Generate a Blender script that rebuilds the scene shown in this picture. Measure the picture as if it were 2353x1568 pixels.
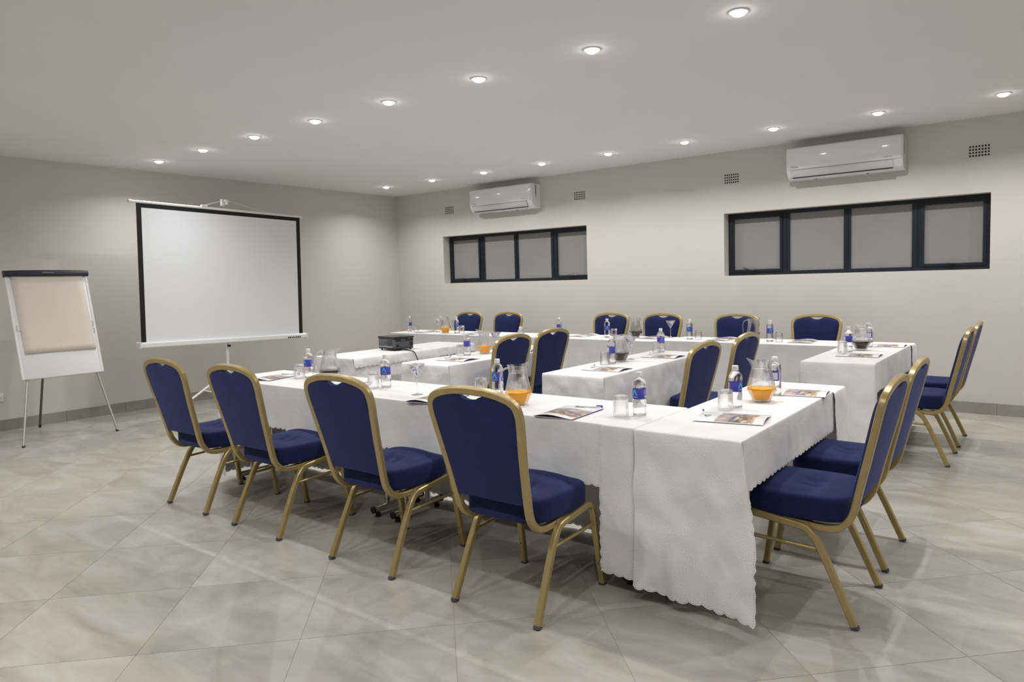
import bpy, math, random
from mathutils import Vector, Matrix, noise
PI = math.pi
random.seed(7)
for o in list(bpy.data.objects):
    bpy.data.objects.remove(o, do_unlink=True)
scene = bpy.context.scene
COL = scene.collection

# ------------------------------------------------------------------ camera
IMG_W, IMG_H = 2353.0, 1568.0
CAM_POS = Vector((8.579, -7.7726, 1.376))
YAW, PITCH, ROLL = math.radians(-36.781), math.radians(-3.962), math.radians(-1.542)
FPX, SX, SY = 1608.93, 58.14, -27.35
_cy, _sy, _cp, _sp = math.cos(YAW), math.sin(YAW), math.cos(PITCH), math.sin(PITCH)
_f = Vector((_sy * _cp, _cy * _cp, _sp))
_r = Vector((_cy, -_sy, 0))
_u = _r.cross(_f)
_r2 = _r * math.cos(ROLL) + _u * math.sin(ROLL)
_u2 = -_r * math.sin(ROLL) + _u * math.cos(ROLL)
cam_data = bpy.data.cameras.new('camera')
cam = bpy.data.objects.new('camera', cam_data)
COL.objects.link(cam)
M = Matrix((_r2, _u2, -_f)).transposed().to_4x4()
M.translation = CAM_POS
cam.matrix_world = M
cam_data.sensor_fit = 'HORIZONTAL'
cam_data.sensor_width = 36.0
cam_data.lens = FPX / IMG_W * 36.0
cam_data.shift_x = -SX / IMG_W
cam_data.shift_y = SY / IMG_W
cam_data.clip_start = 0.05
scene.camera = cam

def to_pixel(p):
    v = Vector(p) - CAM_POS
    z = v.dot(_f)
    if z < 0.05:
        return None
    return (IMG_W / 2 + SX + FPX * v.dot(_r2) / z, IMG_H / 2 + SY - FPX * v.dot(_u2) / z)

# ------------------------------------------------------------------ world, exposure
world = bpy.data.worlds.new('night')
scene.world = world
world.use_nodes = True
world.node_tree.nodes['Background'].inputs[0].default_value = (0.02, 0.022, 0.03, 1)
world.node_tree.nodes['Background'].inputs[1].default_value = 0.3
scene.view_settings.view_transform = 'Standard'
scene.view_settings.look = 'None'
scene.view_settings.exposure = 0.0
scene.view_settings.gamma = 1.0
scene.view_settings.use_curve_mapping = False
LAMP_W = 9.7
LAMP_COLOR = (1.0, 0.99, 0.975)

# ------------------------------------------------------------------ room constants
H = 2.776
RX, RY = 11.2, -10.2        # room runs x 0..RX, y RY..0
TOP = 0.742                 # cloth top height

# ================================================================== materials
def new_mat(name):
    m = bpy.data.materials.new(name)
    m.use_nodes = True
    nt = m.node_tree
    return m, nt, nt.nodes['Principled BSDF']

def plain(name, col, rough=0.5, metal=0.0, spec=0.5, trans=0.0, ior=1.45, coat=0.0):
    m, nt, b = new_mat(name)
    b.inputs['Base Color'].default_value = (*col, 1)
    b.inputs['Roughness'].default_value = rough
    b.inputs['Metallic'].default_value = metal
    b.inputs['Specular IOR Level'].default_value = spec
    b.inputs['Transmission Weight'].default_value = trans
    b.inputs['IOR'].default_value = ior
    b.inputs['Coat Weight'].default_value = coat
    return m

class N:
    """tiny node helper"""
    def __init__(s, nt): s.nt = nt
    def n(s, t, **kw):
        x = s.nt.nodes.new(t)
        for k, v in kw.items(): setattr(x, k, v)
        return x
    def l(s, a, b): s.nt.links.new(a, b)
    def math(s, op, a, b=None, c=None, clamp=False):
        x = s.n('ShaderNodeMath', operation=op, use_clamp=clamp)
        for i, v in enumerate((a, b, c)):
            if v is None: continue
            if isinstance(v, (int, float)): x.inputs[i].default_value = v
            else: s.l(v, x.inputs[i])
        return x.outputs[0]
    def ramp(s, fac, stops, interp='LINEAR'):
        x = s.n('ShaderNodeValToRGB')
        x.color_ramp.interpolation = interp
        els = x.color_ramp.elements
        while len(els) < len(stops): els.new(0.5)
        for e, (p, c) in zip(els, stops):
            e.position = p
            e.color = (*c, 1) if len(c) == 3 else c
        s.l(fac, x.inputs[0])
        return x.outputs[0]
    def mix(s, fac, a, b):
        x = s.n('ShaderNodeMix', data_type='RGBA')
        for sock, v in ((x.inputs[0], fac), (x.inputs[6], a), (x.inputs[7], b)):
            if isinstance(v, (int, float)): sock.default_value = v
            elif isinstance(v, tuple): sock.default_value = (*v, 1)
            else: s.l(v, sock)
        return x.outputs[2]

def noise_mat(name, c1, c2, scale=6.0, rough=0.6, bump=0.0, bscale=120.0, detail=4, metal=0.0, spec=0.5):
    m, nt, b = new_mat(name)
    g = N(nt)
    tc = g.n('ShaderNodeTexCoord')
    nz = g.n('ShaderNodeTexNoise'); nz.inputs['Scale'].default_value = scale; nz.inputs['Detail'].default_value = detail
    g.l(tc.outputs['Object'], nz.inputs['Vector'])
    g.l(g.ramp(nz.outputs['Fac'], [(0.3, c1), (0.7, c2)]), b.inputs['Base Color'])
    b.inputs['Roughness'].default_value = rough
    b.inputs['Metallic'].default_value = metal
    b.inputs['Specular IOR Level'].default_value = spec
    if bump:
        n2 = g.n('ShaderNodeTexNoise'); n2.inputs['Scale'].default_value = bscale; n2.inputs['Detail'].default_value = 3
        g.l(tc.outputs['Object'], n2.inputs['Vector'])
        bp = g.n('ShaderNodeBump'); bp.inputs['Strength'].default_value = bump; bp.inputs['Distance'].default_value = 0.002
        g.l(n2.outputs['Fac'], bp.inputs['Height'])
        g.l(bp.outputs['Normal'], b.inputs['Normal'])
    return m

MAT = {}
MAT['wall'] = noise_mat('wall_paint', (0.63, 0.605, 0.555), (0.655, 0.629, 0.578), 2.0, 0.75, 0.25, 90, spec=0.25)
MAT['ceiling'] = noise_mat('ceiling_paint', (0.86, 0.86, 0.865), (0.88, 0.88, 0.885), 1.5, 0.85, 0.1, 60, spec=0.2)

def tile_mat(name, a, b_, c, rough):
    m, nt, b = new_mat(name)
    g = N(nt)
    tc = g.n('ShaderNodeTexCoord'); oi = g.n('ShaderNodeObjectInfo')
    off = g.n('ShaderNodeVectorMath', operation='MULTIPLY_ADD')
    cb = g.n('ShaderNodeCombineXYZ')
    for i in range(3): g.l(g.math('MULTIPLY', oi.outputs['Random'], 17.0 + 31 * i), cb.inputs[i])
    add = g.n('ShaderNodeVectorMath', operation='ADD')
    g.l(tc.outputs['Object'], add.inputs[0]); g.l(cb.outputs[0], add.inputs[1])
    mp = g.n('ShaderNodeMapping'); mp.inputs['Scale'].default_value = (1.2, 3.4, 1.0)
    mp.inputs['Rotation'].default_value = (0, 0, 0.5)
    g.l(add.outputs[0], mp.inputs['Vector'])
    n1 = g.n('ShaderNodeTexNoise'); n1.inputs['Scale'].default_value = 1.6; n1.inputs['Detail'].default_value = 7; n1.inputs['Roughness'].default_value = 0.62
    n1.inputs['Distortion'].default_value = 0.6
    g.l(mp.outputs[0], n1.inputs['Vector'])
    col = g.ramp(n1.outputs['Fac'], [(0.28, a), (0.5, b_), (0.72, c)])
    n2 = g.n('ShaderNodeTexNoise'); n2.inputs['Scale'].default_value = 60; n2.inputs['Detail'].default_value = 2
    g.l(add.outputs[0], n2.inputs['Vector'])
    hs = g.n('ShaderNodeHueSaturation')
    g.l(col, hs.inputs['Color'])
    v = g.math('MULTIPLY_ADD', oi.outputs['Random'], 0.05, 0.955)
    v2 = g.math('MULTIPLY_ADD', n2.outputs['Fac'], 0.06, -0.03)
    g.l(g.math('ADD', v, v2), hs.inputs['Value'])
    g.l(hs.outputs[0], b.inputs['Base Color'])
    g.l(g.math('MULTIPLY_ADD', n1.outputs['Fac'], 0.16, rough - 0.08), b.inputs['Roughness'])
    b.inputs['Specular IOR Level'].default_value = 0.45
    return m
MAT['tile'] = tile_mat('floor_tile', (0.29, 0.268, 0.228), (0.385, 0.36, 0.313), (0.47, 0.447, 0.402), 0.33)
MAT['skirting'] = tile_mat('skirting_tile', (0.24, 0.222, 0.19), (0.31, 0.288, 0.25), (0.37, 0.345, 0.30), 0.45)
MAT['grout'] = plain('grout', (0.36, 0.32, 0.265), 0.9)
MAT['gold'] = noise_mat('gold_metal', (0.40, 0.305, 0.135), (0.44, 0.34, 0.155), 30, 0.34, metal=0.5)
MAT['cap'] = plain('foot_cap_plastic', (0.06, 0.065, 0.08), 0.6)
MAT['chrome'] = plain('chrome', (0.62, 0.60, 0.56), 0.14, 1.0)
MAT['black'] = plain('black_plastic', (0.012, 0.012, 0.013), 0.45)
MAT['white'] = plain('white_plastic', (0.80, 0.80, 0.80), 0.35)
MAT['acwhite'] = plain('appliance_white', (0.84, 0.84, 0.87), 0.12, coat=0.3)
MAT['acgrey'] = plain('appliance_flap_grey', (0.66, 0.66, 0.665), 0.35)
MAT['acmark'] = plain('grey_print', (0.30, 0.31, 0.34), 0.5)
MAT['wood'] = noise_mat('laminate_top', (0.42, 0.40, 0.37), (0.47, 0.45, 0.42), 8, 0.5)

def fabric_mat():
    m, nt, b = new_mat('navy_fabric')
    g = N(nt)
    tc = g.n('ShaderNodeTexCoord')
    nz = g.n('ShaderNodeTexNoise'); nz.inputs['Scale'].default_value = 14; nz.inputs['Detail'].default_value = 3
    g.l(tc.outputs['Object'], nz.inputs['Vector'])
    wv = g.n('ShaderNodeTexNoise'); wv.inputs['Scale'].default_value = 520; wv.inputs['Detail'].default_value = 1
    g.l(tc.outputs['Object'], wv.inputs['Vector'])
    f = g.math('MULTIPLY_ADD', wv.outputs['Fac'], 0.35, g.math('MULTIPLY', nz.outputs['Fac'], 0.65))
    g.l(g.ramp(f, [(0.3, (0.0055, 0.009, 0.047)), (0.7, (0.0105, 0.016, 0.078))]), b.inputs['Base Color'])
    b.inputs['Roughness'].default_value = 0.85
    b.inputs['Specular IOR Level'].default_value = 0.2
    b.inputs['Sheen Weight'].default_value = 0.22
    b.inputs['Sheen Tint'].default_value = (0.35, 0.42, 0.95, 1)
    bp = g.n('ShaderNodeBump'); bp.inputs['Strength'].default_value = 0.25; bp.inputs['Distance'].default_value = 0.001
    g.l(wv.outputs['Fac'], bp.inputs['Height']); g.l(bp.outputs['Normal'], b.inputs['Normal'])
    return m
MAT['navy'] = fabric_mat()

def cloth_mat():
    m, nt, b = new_mat('damask_tablecloth')
    g = N(nt)
    uv = g.n('ShaderNodeUVMap'); uv.uv_map = 'cloth'
    hem = g.n('ShaderNodeUVMap'); hem.uv_map = 'hem'
    S = 0.19
    sc = g.n('ShaderNodeVectorMath', operation='SCALE'); sc.inputs['Scale'].default_value = 1 / S
    g.l(uv.outputs[0], sc.inputs[0])
    vo = g.n('ShaderNodeTexVoronoi', voronoi_dimensions='2D'); vo.inputs['Scale'].default_value = 1.0; vo.inputs['Randomness'].default_value = 0.75
    g.l(sc.outputs[0], vo.inputs['Vector'])
    sub = g.n('ShaderNodeVectorMath', operation='SUBTRACT')
    g.l(sc.outputs[0], sub.inputs[0]); g.l(vo.outputs['Position'], sub.inputs[1])
    xyz = g.n('ShaderNodeSeparateXYZ'); g.l(sub.outputs[0], xyz.inputs[0])
    r = g.math('MULTIPLY', vo.outputs['Distance'], S)
    ang = g.math('ARCTAN2', xyz.outputs[1], xyz.outputs[0])
    sect = g.math('MULTIPLY', ang, 46 / (2 * PI))
    jj = g.math('FLOOR', sect); fj = g.math('FRACT', sect)
    ring = g.math('ADD', g.math('LOGARITHM', g.math('MAXIMUM', r, 0.001), 1.33), g.math('MULTIPLY', g.math('FLOORED_MODULO', jj, 2.0), 0.5))
    fr = g.math('FRACT', ring)
    petal = g.math('MULTIPLY', g.math('SINE', g.math('MULTIPLY', fr, PI)), g.math('POWER', g.math('SINE', g.math('MULTIPLY', fj, PI)), 2.0))
    fade = g.math('MULTIPLY_ADD', r, -13.0, 1.35, clamp=True)
    mask = g.math('MULTIPLY', g.math('MULTIPLY', g.math('SUBTRACT', petal, 0.38), 5.0, clamp=True), fade)
    col = g.mix(mask, (0.735, 0.735, 0.742), (0.90, 0.90, 0.905))
    g.l(col, b.inputs['Base Color'])
    g.l(g.math('MULTIPLY_ADD', mask, -0.22, 0.78), b.inputs['Roughness'])
    b.inputs['Specular IOR Level'].default_value = 0.3
    b.inputs['Sheen Weight'].default_value = 0.15
    tc = g.n('ShaderNodeTexCoord')
    nz = g.n('ShaderNodeTexNoise'); nz.inputs['Scale'].default_value = 9; nz.inputs['Detail'].default_value = 5; nz.inputs['Distortion'].default_value = 0.8
    g.l(tc.outputs['Object'], nz.inputs['Vector'])
    hgt = g.math('MULTIPLY_ADD', mask, 0.06, nz.outputs['Fac'])
    bp = g.n('ShaderNodeBump'); bp.inputs['Strength'].default_value = 0.32; bp.inputs['Distance'].default_value = 0.014
    g.l(hgt, bp.inputs['Height']); g.l(bp.outputs['Normal'], b.inputs['Normal'])
    # punched eyelets along the scalloped hem
    hx = g.n('ShaderNodeSeparateXYZ'); g.l(hem.outputs[0], hx.inputs[0])
    ex = g.math('MULTIPLY', g.math('SUBTRACT', g.math('FRACT', g.math('DIVIDE', hx.outputs[0], 0.0090)), 0.5), 0.0090)
    ey = g.math('SUBTRACT', hx.outputs[1], 0.0062)
    d = g.math('SQRT', g.math('ADD', g.math('MULTIPLY', ex, ex), g.math('MULTIPLY', ey, ey)))
    hole = g.math('LESS_THAN', d, 0.0014)
    g.l(g.math('SUBTRACT', 1.0, hole), b.inputs['Alpha'])
    return m
MAT['cloth'] = cloth_mat()

def glass_mat(name, col, ior, clear):
    m, nt, b = new_mat(name)
    g = N(nt)
    b.inputs['Base Color'].default_value = (*col, 1)
    b.inputs['Roughness'].default_value = 0.0
    b.inputs['IOR'].default_value = ior
    b.inputs['Transmission Weight'].default_value = 1.0
    tr = g.n('ShaderNodeBsdfTransparent')
    mx = g.n('ShaderNodeMixShader'); mx.inputs[0].default_value = clear
    out = nt.nodes['Material Output']
    g.l(b.outputs[0], mx.inputs[1]); g.l(tr.outputs[0], mx.inputs[2]); g.l(mx.outputs[0], out.inputs[0])
    return m
MAT['glass'] = glass_mat('clear_glass', (1.0, 1.0, 1.0), 1.45, 0.32)
MAT['jugglass'] = glass_mat('jug_glass', (1.0, 1.0, 1.0), 1.45, 0.58)
MAT['bottle'] = glass_mat('water_filled_plastic', (1.0, 1.0, 1.0), 1.33, 0.30)
MAT['orange'] = plain('orange_juice', (1.0, 0.42, 0.0), 0.4)
MAT['berry'] = plain('dark_berry_juice', (0.018, 0.003, 0.006), 0.12)

def label_mat():
    m, nt, b = new_mat('bottle_label_print')
    g = N(nt)
    uv = g.n('ShaderNodeUVMap'); uv.uv_map = 'print'
    s = g.n('ShaderNodeSeparateXYZ'); g.l(uv.outputs[0], s.inputs[0])
    u, v = s.outputs[0], s.outputs[1]
    def box(u0, u1, v0, v1):
        a = g.math('MULTIPLY', g.math('GREATER_THAN', u, u0), g.math('LESS_THAN', u, u1))
        c = g.math('MULTIPLY', g.math('GREATER_THAN', v, v0), g.math('LESS_THAN', v, v1))
        return g.math('MULTIPLY', a, c)
    base = g.mix(v, (0.05, 0.045, 0.30), (0.095, 0.08, 0.50))
    # cyan chevron mark, twice round the bottle
    col = base
    for c in (0.25,):
        d = g.math('ABSOLUTE', g.math('SUBTRACT', u, c))
        leg = g.math('ABSOLUTE', g.math('SUBTRACT', d, g.math('MULTIPLY', g.math('SUBTRACT', 0.92, v), 0.105)))
        ch = g.math('MULTIPLY', g.math('LESS_THAN', leg, 0.016), box(c - 0.09, c + 0.09, 0.36, 0.92))
        col = g.mix(ch, col, (0.05, 0.55, 0.85))
        bar = g.math('MULTIPLY', box(c - 0.06, c + 0.08, 0.14, 0.26), g.math('GREATER_THAN', g.math('FRACT', g.math('MULTIPLY', u, 60)), 0.4))
        col = g.mix(bar, col, (0.45, 0.45, 0.8))
    lines = g.math('MULTIPLY', box(0.47, 0.66, 0.42, 0.90), g.math('GREATER_THAN', g.math('FRACT', g.math('MULTIPLY', v, 16)), 0.5))
    col = g.mix(lines, col, (0.30, 0.29, 0.66))
    code = g.math('MULTIPLY', box(0.50, 0.64, 0.14, 0.34), g.math('GREATER_THAN', g.math('FRACT', g.math('MULTIPLY', u, 95)), 0.15))
    col = g.mix(code, col, (0.75, 0.75, 0.85))
    panel = box(0.80, 0.94, 0.12, 0.90)
    col = g.mix(panel, col, (0.66, 0.68, 0.85))
    g.l(col, b.inputs['Base Color'])
    b.inputs['Roughness'].default_value = 0.3
    return m
MAT['label'] = label_mat()

def cover_mat():
    m, nt, b = new_mat('brochure_cover_print')
    g = N(nt)
    uv = g.n('ShaderNodeUVMap'); uv.uv_map = 'print'
    oi = g.n('ShaderNodeObjectInfo')
    s = g.n('ShaderNodeSeparateXYZ'); g.l(uv.outputs[0], s.inputs[0])
    u, v = s.outputs[0], s.outputs[1]
    def box(u0, u1, v0, v1):
        a = g.math('MULTIPLY', g.math('GREATER_THAN', u, u0), g.math('LESS_THAN', u, u1))
        c = g.math('MULTIPLY', g.math('GREATER_THAN', v, v0), g.math('LESS_THAN', v, v1))
        return g.math('MULTIPLY', a, c)
    mp = g.n('ShaderNodeMapping'); mp.inputs['Scale'].default_value = (8, 15, 1)
    g.l(uv.outputs[0], mp.inputs['Vector'])
    vo = g.n('ShaderNodeTexVoronoi', voronoi_dimensions='2D', distance='CHEBYCHEV'); vo.inputs['Scale'].default_value = 1.0
    g.l(mp.outputs[0], vo.inputs['Vector'])
    sr = g.n('ShaderNodeSeparateXYZ'); g.l(vo.outputs['Color'], sr.inputs[0])
    lower = g.ramp(sr.outputs[0], [(0.0, (0.06, 0.03, 0.02)), (0.25, (0.36, 0.22, 0.09)), (0.5, (0.48, 0.36, 0.24)), (0.72, (0.30, 0.12, 0.06)), (0.9, (0.62, 0.55, 0.42))], 'CONSTANT')
    upper = g.ramp(sr.outputs[1], [(0.0, (0.36, 0.27, 0.26)), (0.35, (0.46, 0.36, 0.35)), (0.6, (0.33, 0.21, 0.13)), (0.85, (0.55, 0.47, 0.46))], 'CONSTANT')
    pic = g.mix(g.math('GREATER_THAN', v, 0.44), lower, upper)
    # curved violet swoosh between the two pictures
    du = g.math('SUBTRACT', u, 0.15)
    curve = g.math('MULTIPLY_ADD', g.math('MULTIPLY', du, du), -0.22, 0.47)
    sw = g.math('LESS_THAN', g.math('ABSOLUTE', g.math('SUBTRACT', v, curve)), 0.032)
    pic = g.mix(sw, pic, (0.09, 0.07, 0.21))
    nz = g.n('ShaderNodeTexNoise'); nz.inputs['Scale'].default_value = 26
    g.l(uv.outputs[0], nz.inputs['Vector'])
    pic = g.mix(g.math('MULTIPLY', nz.outputs['Fac'], 0.35), pic, (0.62, 0.55, 0.50))
    col = g.mix(box(0.03, 0.97, 0.15, 0.70), (0.80, 0.80, 0.82), pic)
    du2 = g.math('MULTIPLY', g.math('SUBTRACT', u, 0.5), 7.0); dv2 = g.math('MULTIPLY', g.math('SUBTRACT', v, 0.86), 22.0)
    logo = g.math('LESS_THAN', g.math('ADD', g.math('MULTIPLY', du2, du2), g.math('MULTIPLY', dv2, dv2)), 1.0)
    col = g.mix(logo, col, (0.30, 0.48, 0.33))
    g.l(col, b.inputs['Base Color'])
    b.inputs['Roughness'].default_value = 0.22
    return m
MAT['cover'] = cover_mat()
MAT['paper'] = plain('white_paper', (0.80, 0.80, 0.82), 0.5)
MAT['violet'] = plain('violet_inner_print', (0.10, 0.08, 0.22), 0.5)
MAT['penblue'] = plain('pen_blue', (0.03, 0.04, 0.42), 0.3)
MAT['penwhite'] = plain('pen_white', (0.82, 0.82, 0.84), 0.3)
MAT['screen'] = plain('screen_fabric', (0.80, 0.82, 0.86), 0.5, spec=0.35)
MAT['screenblack'] = plain('screen_border', (0.006, 0.006, 0.006), 0.7)
MAT['screenwhite'] = plain('screen_metal_white', (0.82, 0.83, 0.84), 0.3)
MAT['board'] = plain('whiteboard', (0.80, 0.82, 0.83), 0.13)
MAT['barnavy'] = plain('clamp_bar_plastic', (0.010, 0.012, 0.028), 0.4)
MAT['kraft'] = noise_mat('newsprint_pad', (0.70, 0.645, 0.57), (0.73, 0.675, 0.60), 5, 0.8)
MAT['leggrey'] = plain('easel_leg_grey', (0.42, 0.41, 0.37), 0.35, 0.6)
MAT['legdark'] = plain('easel_rear_leg_steel', (0.16, 0.15, 0.12), 0.4, 0.7)
MAT['frame'] = plain('window_frame_charcoal', (0.010, 0.014, 0.022), 0.45)
MAT['frost'] = noise_mat('frosted_glass', (0.265, 0.265, 0.27), (0.285, 0.285, 0.29), 3, 0.35, 0.15, 300, spec=0.5)
MAT['projgrey'] = plain('projector_grey', (0.085, 0.09, 0.095), 0.35)
MAT['projdark'] = plain('projector_dark', (0.012, 0.012, 0.014), 0.3)
MAT['projsilver'] = plain('projector_silver', (0.30, 0.31, 0.32), 0.3, 0.4)
MAT['socket'] = plain('socket_plastic', (0.80, 0.80, 0.80), 0.3)
MAT['sweetblue'] = plain('sweet_wrapper_blue', (0.05, 0.05, 0.42), 0.25)
MAT['sweetwhite'] = plain('sweet_wrapper_white', (0.78, 0.78, 0.88), 0.25)
MAT['trim'] = plain('downlight_trim', (0.80, 0.80, 0.80), 0.4)
m, nt, b = new_mat('lamp_glow')
b.inputs['Base Color'].default_value = (1, 1, 1, 1)
b.inputs['Emission Color'].default_value = (1.0, 0.98, 0.95, 1)
b.inputs['Emission Strength'].default_value = 28.0
MAT['glow'] = m

# ================================================================== mesh helpers
def mesh_obj(name, verts, faces, mat=None, parent=None, smooth=False, uvs=None, loc=None):
    me = bpy.data.meshes.new(name)
    me.from_pydata([tuple(v) for v in verts], [], faces)
    if uvs:
        for uname, per_vert in uvs.items():
            lay = me.uv_layers.new(name=uname)
            vi = [0] * len(me.loops)
            me.loops.foreach_get('vertex_index', vi)
            flat = []
            for i in vi: flat.extend(per_vert[i])
            lay.data.foreach_set('uv', flat)
    if mat: me.materials.append(MAT[mat] if isinstance(mat, str) else mat)
    if smooth:
        me.polygons.foreach_set('use_smooth', [True] * len(me.polygons))
    me.update()
    o = bpy.data.objects.new(name, me)
    COL.objects.link(o)
    if parent: o.parent = parent
    if loc: o.location = loc
    return o

class MB:
    def __init__(s): s.v = []; s.f = []
    def add(s, v, f):
        k = len(s.v); s.v.extend([Vector(p) for p in v]); s.f.extend([tuple(i + k for i in q) for q in f]); return s
    def box(s, x0, x1, y0, y1, z0, z1):
        v = [(x0,y0,z0),(x1,y0,z0),(x1,y1,z0),(x0,y1,z0),(x0,y0,z1),(x1,y0,z1),(x1,y1,z1),(x0,y1,z1)]
        return s.add(v, [(0,3,2,1),(4,5,6,7),(0,1,5,4),(1,2,6,5),(2,3,7,6),(3,0,4,7)])
    def bbox(s, x0, x1, y0, y1, z0, z1, r=0.004, n=2):
        """box with all edges rounded (rounded profile rings)"""
        rings = []
        hx, hy = (x1 - x0) / 2, (y1 - y0) / 2
        cx, cy = (x0 + x1) / 2, (y0 + y1) / 2
        r = min(r, hx * .99, hy * .99, (z1 - z0) / 2 * .99)
        levels = []
        for i in range(n + 1):
            a = PI / 2 * i / n
            levels.append((z0 + r - r * math.cos(a), r - r * math.sin(a)))
        for i in range(n + 1):
            a = PI / 2 * i / n
            levels.append((z1 - r + r * math.sin(a), r - r * math.cos(a)))
        verts = []
        for z, ins in levels:
            ring = []
            rr = max(r - ins, 0.0002)
            for qx, qy, a0 in ((1,1,0),(-1,1,PI/2),(-1,-1,PI),(1,-1,3*PI/2)):
                for k in range(n + 1):
                    a = a0 + PI / 2 * k / n
                    ring.append((cx + qx * (hx - r) + rr * math.cos(a), cy + qy * (hy - r) + rr * math.sin(a), z))
            rings.append(ring)
        m = len(rings[0])
        for rg in rings: verts.extend(rg)
        f = []
        for i in range(len(rings) - 1):
            for k in range(m):
                f.append((i*m + k, i*m + (k+1) % m, (i+1)*m + (k+1) % m, (i+1)*m + k))
        f.append(tuple(reversed(range(m))))
        f.append(tuple((len(rings)-1)*m + k for k in range(m)))
        return s.add(verts, f)
    def tube(s, pts, rad, n=8, cap=True, sect=None, up=None, phase=0.0):
        pts = [Vector(p) for p in pts]
        if sect is None:
            sect = [(math.cos(2*PI*k/n + phase), math.sin(2*PI*k/n + phase)) for k in range(n)]
        n = len(sect)
        T = []
        for i in range(len(pts)):
            a = pts[max(i-1, 0)]; c = pts[min(i+1, len(pts)-1)]
            T.append((c - a).normalized())
        ref = Vector(up) if up else (Vector((0,0,1)) if abs(T[0].z) < 0.9 else Vector((1,0,0)))
        nrm = (ref - T[0] * ref.dot(T[0])).normalized()
        verts = []
        for i, p in enumerate(pts):
            if i:
                nrm = (nrm - T[i] * nrm.dot(T[i])).normalized()
            bi = T[i].cross(nrm)
            r = rad[i] if isinstance(rad, (list, tuple)) else rad
            for a, c in sect: verts.append(p + nrm * a * r + bi * c * r)
        f = []
        for i in range(len(pts) - 1):
            for k in range(n):
                f.append((i*n + k, i*n + (k+1) % n, (i+1)*n + (k+1) % n, (i+1)*n + k))
        if cap:
            f.append(tuple(reversed(range(n)))); f.append(tuple((len(pts)-1)*n + k for k in range(n)))
        return s.add(verts, f)
    def lathe(s, prof, n=24, cx=0, cy=0, mod=None, capb=False, capt=False):
        v = []
        for r, z in prof:
            for k in range(n):
                a = 2*PI*k/n
                rr, zz = (r, z) if mod is None else mod(r, z, a)
                v.append((cx + rr*math.cos(a), cy + rr*math.sin(a), zz))
        f = []
        for i in range(len(prof) - 1):
            for k in range(n):
                f.append((i*n + k, i*n + (k+1) % n, (i+1)*n + (k+1) % n, (i+1)*n + k))
        if capb: f.append(tuple(reversed(range(n))))
        if capt: f.append(tuple((len(prof)-1)*n + k for k in range(n)))
        return s.add(v, f)
    def obj(s, name, mat, parent=None, smooth=False, xf=None, uvs=None):
        v = s.v if xf is None else [xf @ p for p in s.v]
        return mesh_obj(name, v, s.f, mat, parent, smooth, uvs)

def smooth_by_angle(o, deg=40):
    me = o.data
    me.polygons.foreach_set('use_smooth', [True] * len(me.polygons))
    try:
        me.set_sharp_from_angle(angle=math.radians(deg))
    except Exception:
        pass
    return o

def spline(pts, n=6, closed=False):
    """Catmull-Rom through the points"""
    P = [Vector(p) for p in pts]
    out = []
    m = len(P)
    for i in range(m - 1):
        p0 = P[max(i-1, 0)]; p1 = P[i]; p2 = P[i+1]; p3 = P[min(i+2, m-1)]
        for k in range(n):
            t = k / n
            out.append(0.5 * ((2*p1) + (p2-p0)*t + (2*p0-5*p1+4*p2-p3)*t*t + (3*p1-p0-3*p2+p3)*t**3))
    out.append(P[-1])
    return out

def thing(name, label, cat, loc=(0,0,0), rz=0.0, group=None):
    o = bpy.data.objects.new(name, None)
    o.empty_display_size = 0.1
    COL.objects.link(o)
    o.location = loc; o.rotation_euler = (0, 0, rz)
    return tag(o, label, cat, group)
def tag(o, label, cat, group=None):
    o['label'] = label; o['category'] = cat
    if group: o['group'] = group
    elif 'group' in o.keys(): del o['group']
    return o
def dup(root, loc, rz, label, group=None):
    r = root.copy(); COL.objects.link(r)
    r.location = loc; r.rotation_euler = (0, 0, rz)
    r['label'] = label
    if group: r['group'] = group
    for ch in list(root.children):
        c = ch.copy(); COL.objects.link(c); c.parent = r
        for gch in list(ch.children):
            d = gch.copy(); COL.objects.link(d); d.parent = c
    return r
def struct(o):
    o['kind'] = 'structure'; return o

def text_mesh(name, body, size, mat, parent, xf, shear=0.0, extrude=0.0004):
    cu = bpy.data.curves.new(name, 'FONT')
    cu.body = body; cu.size = size; cu.shear = shear; cu.extrude = extrude
    cu.align_x = 'CENTER'; cu.align_y = 'CENTER'
    tmp = bpy.data.objects.new('tmp', cu); COL.objects.link(tmp)
    dg = bpy.context.evaluated_depsgraph_get()
    me = bpy.data.meshes.new_from_object(tmp.evaluated_get(dg))
    bpy.data.objects.remove(tmp, do_unlink=True)
    me.materials.clear(); me.materials.append(MAT[mat])
    o = bpy.data.objects.new(name, me); COL.objects.link(o)
    o.parent = parent
    o.matrix_local = xf
    return o

# ================================================================== the room
# ---- floor with diagonal 600 mm tiles
fl = MB(); fl.box(-0.3, RX + 0.3, RY - 0.3, 0.3, -0.12, -0.0016)
floor = struct(fl.obj('floor', 'grout'))
Q = math.sqrt(0.5)
def clip_poly(poly, x0, x1, y0, y1):
    for axis, lim, sgn in ((0, x0, 1), (0, x1, -1), (1, y0, 1), (1, y1, -1)):
        out = []
        for i in range(len(poly)):
            a, b2 = poly[i], poly[(i+1) % len(poly)]
            ia, ib = (a[axis]-lim)*sgn >= 0, (b2[axis]-lim)*sgn >= 0
            if ia: out.append(a)
            if ia != ib:
                t = (lim - a[axis]) / (b2[axis] - a[axis])
                out.append((a[0] + t*(b2[0]-a[0]), a[1] + t*(b2[1]-a[1])))
        poly = out
        if len(poly) < 3: return []
    return poly
PITCH_T, GAP = 0.6, 0.0020
full_tile = None
rest = MB()
S0, T0 = -0.0013, 8.80
tile_count = 0
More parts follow.
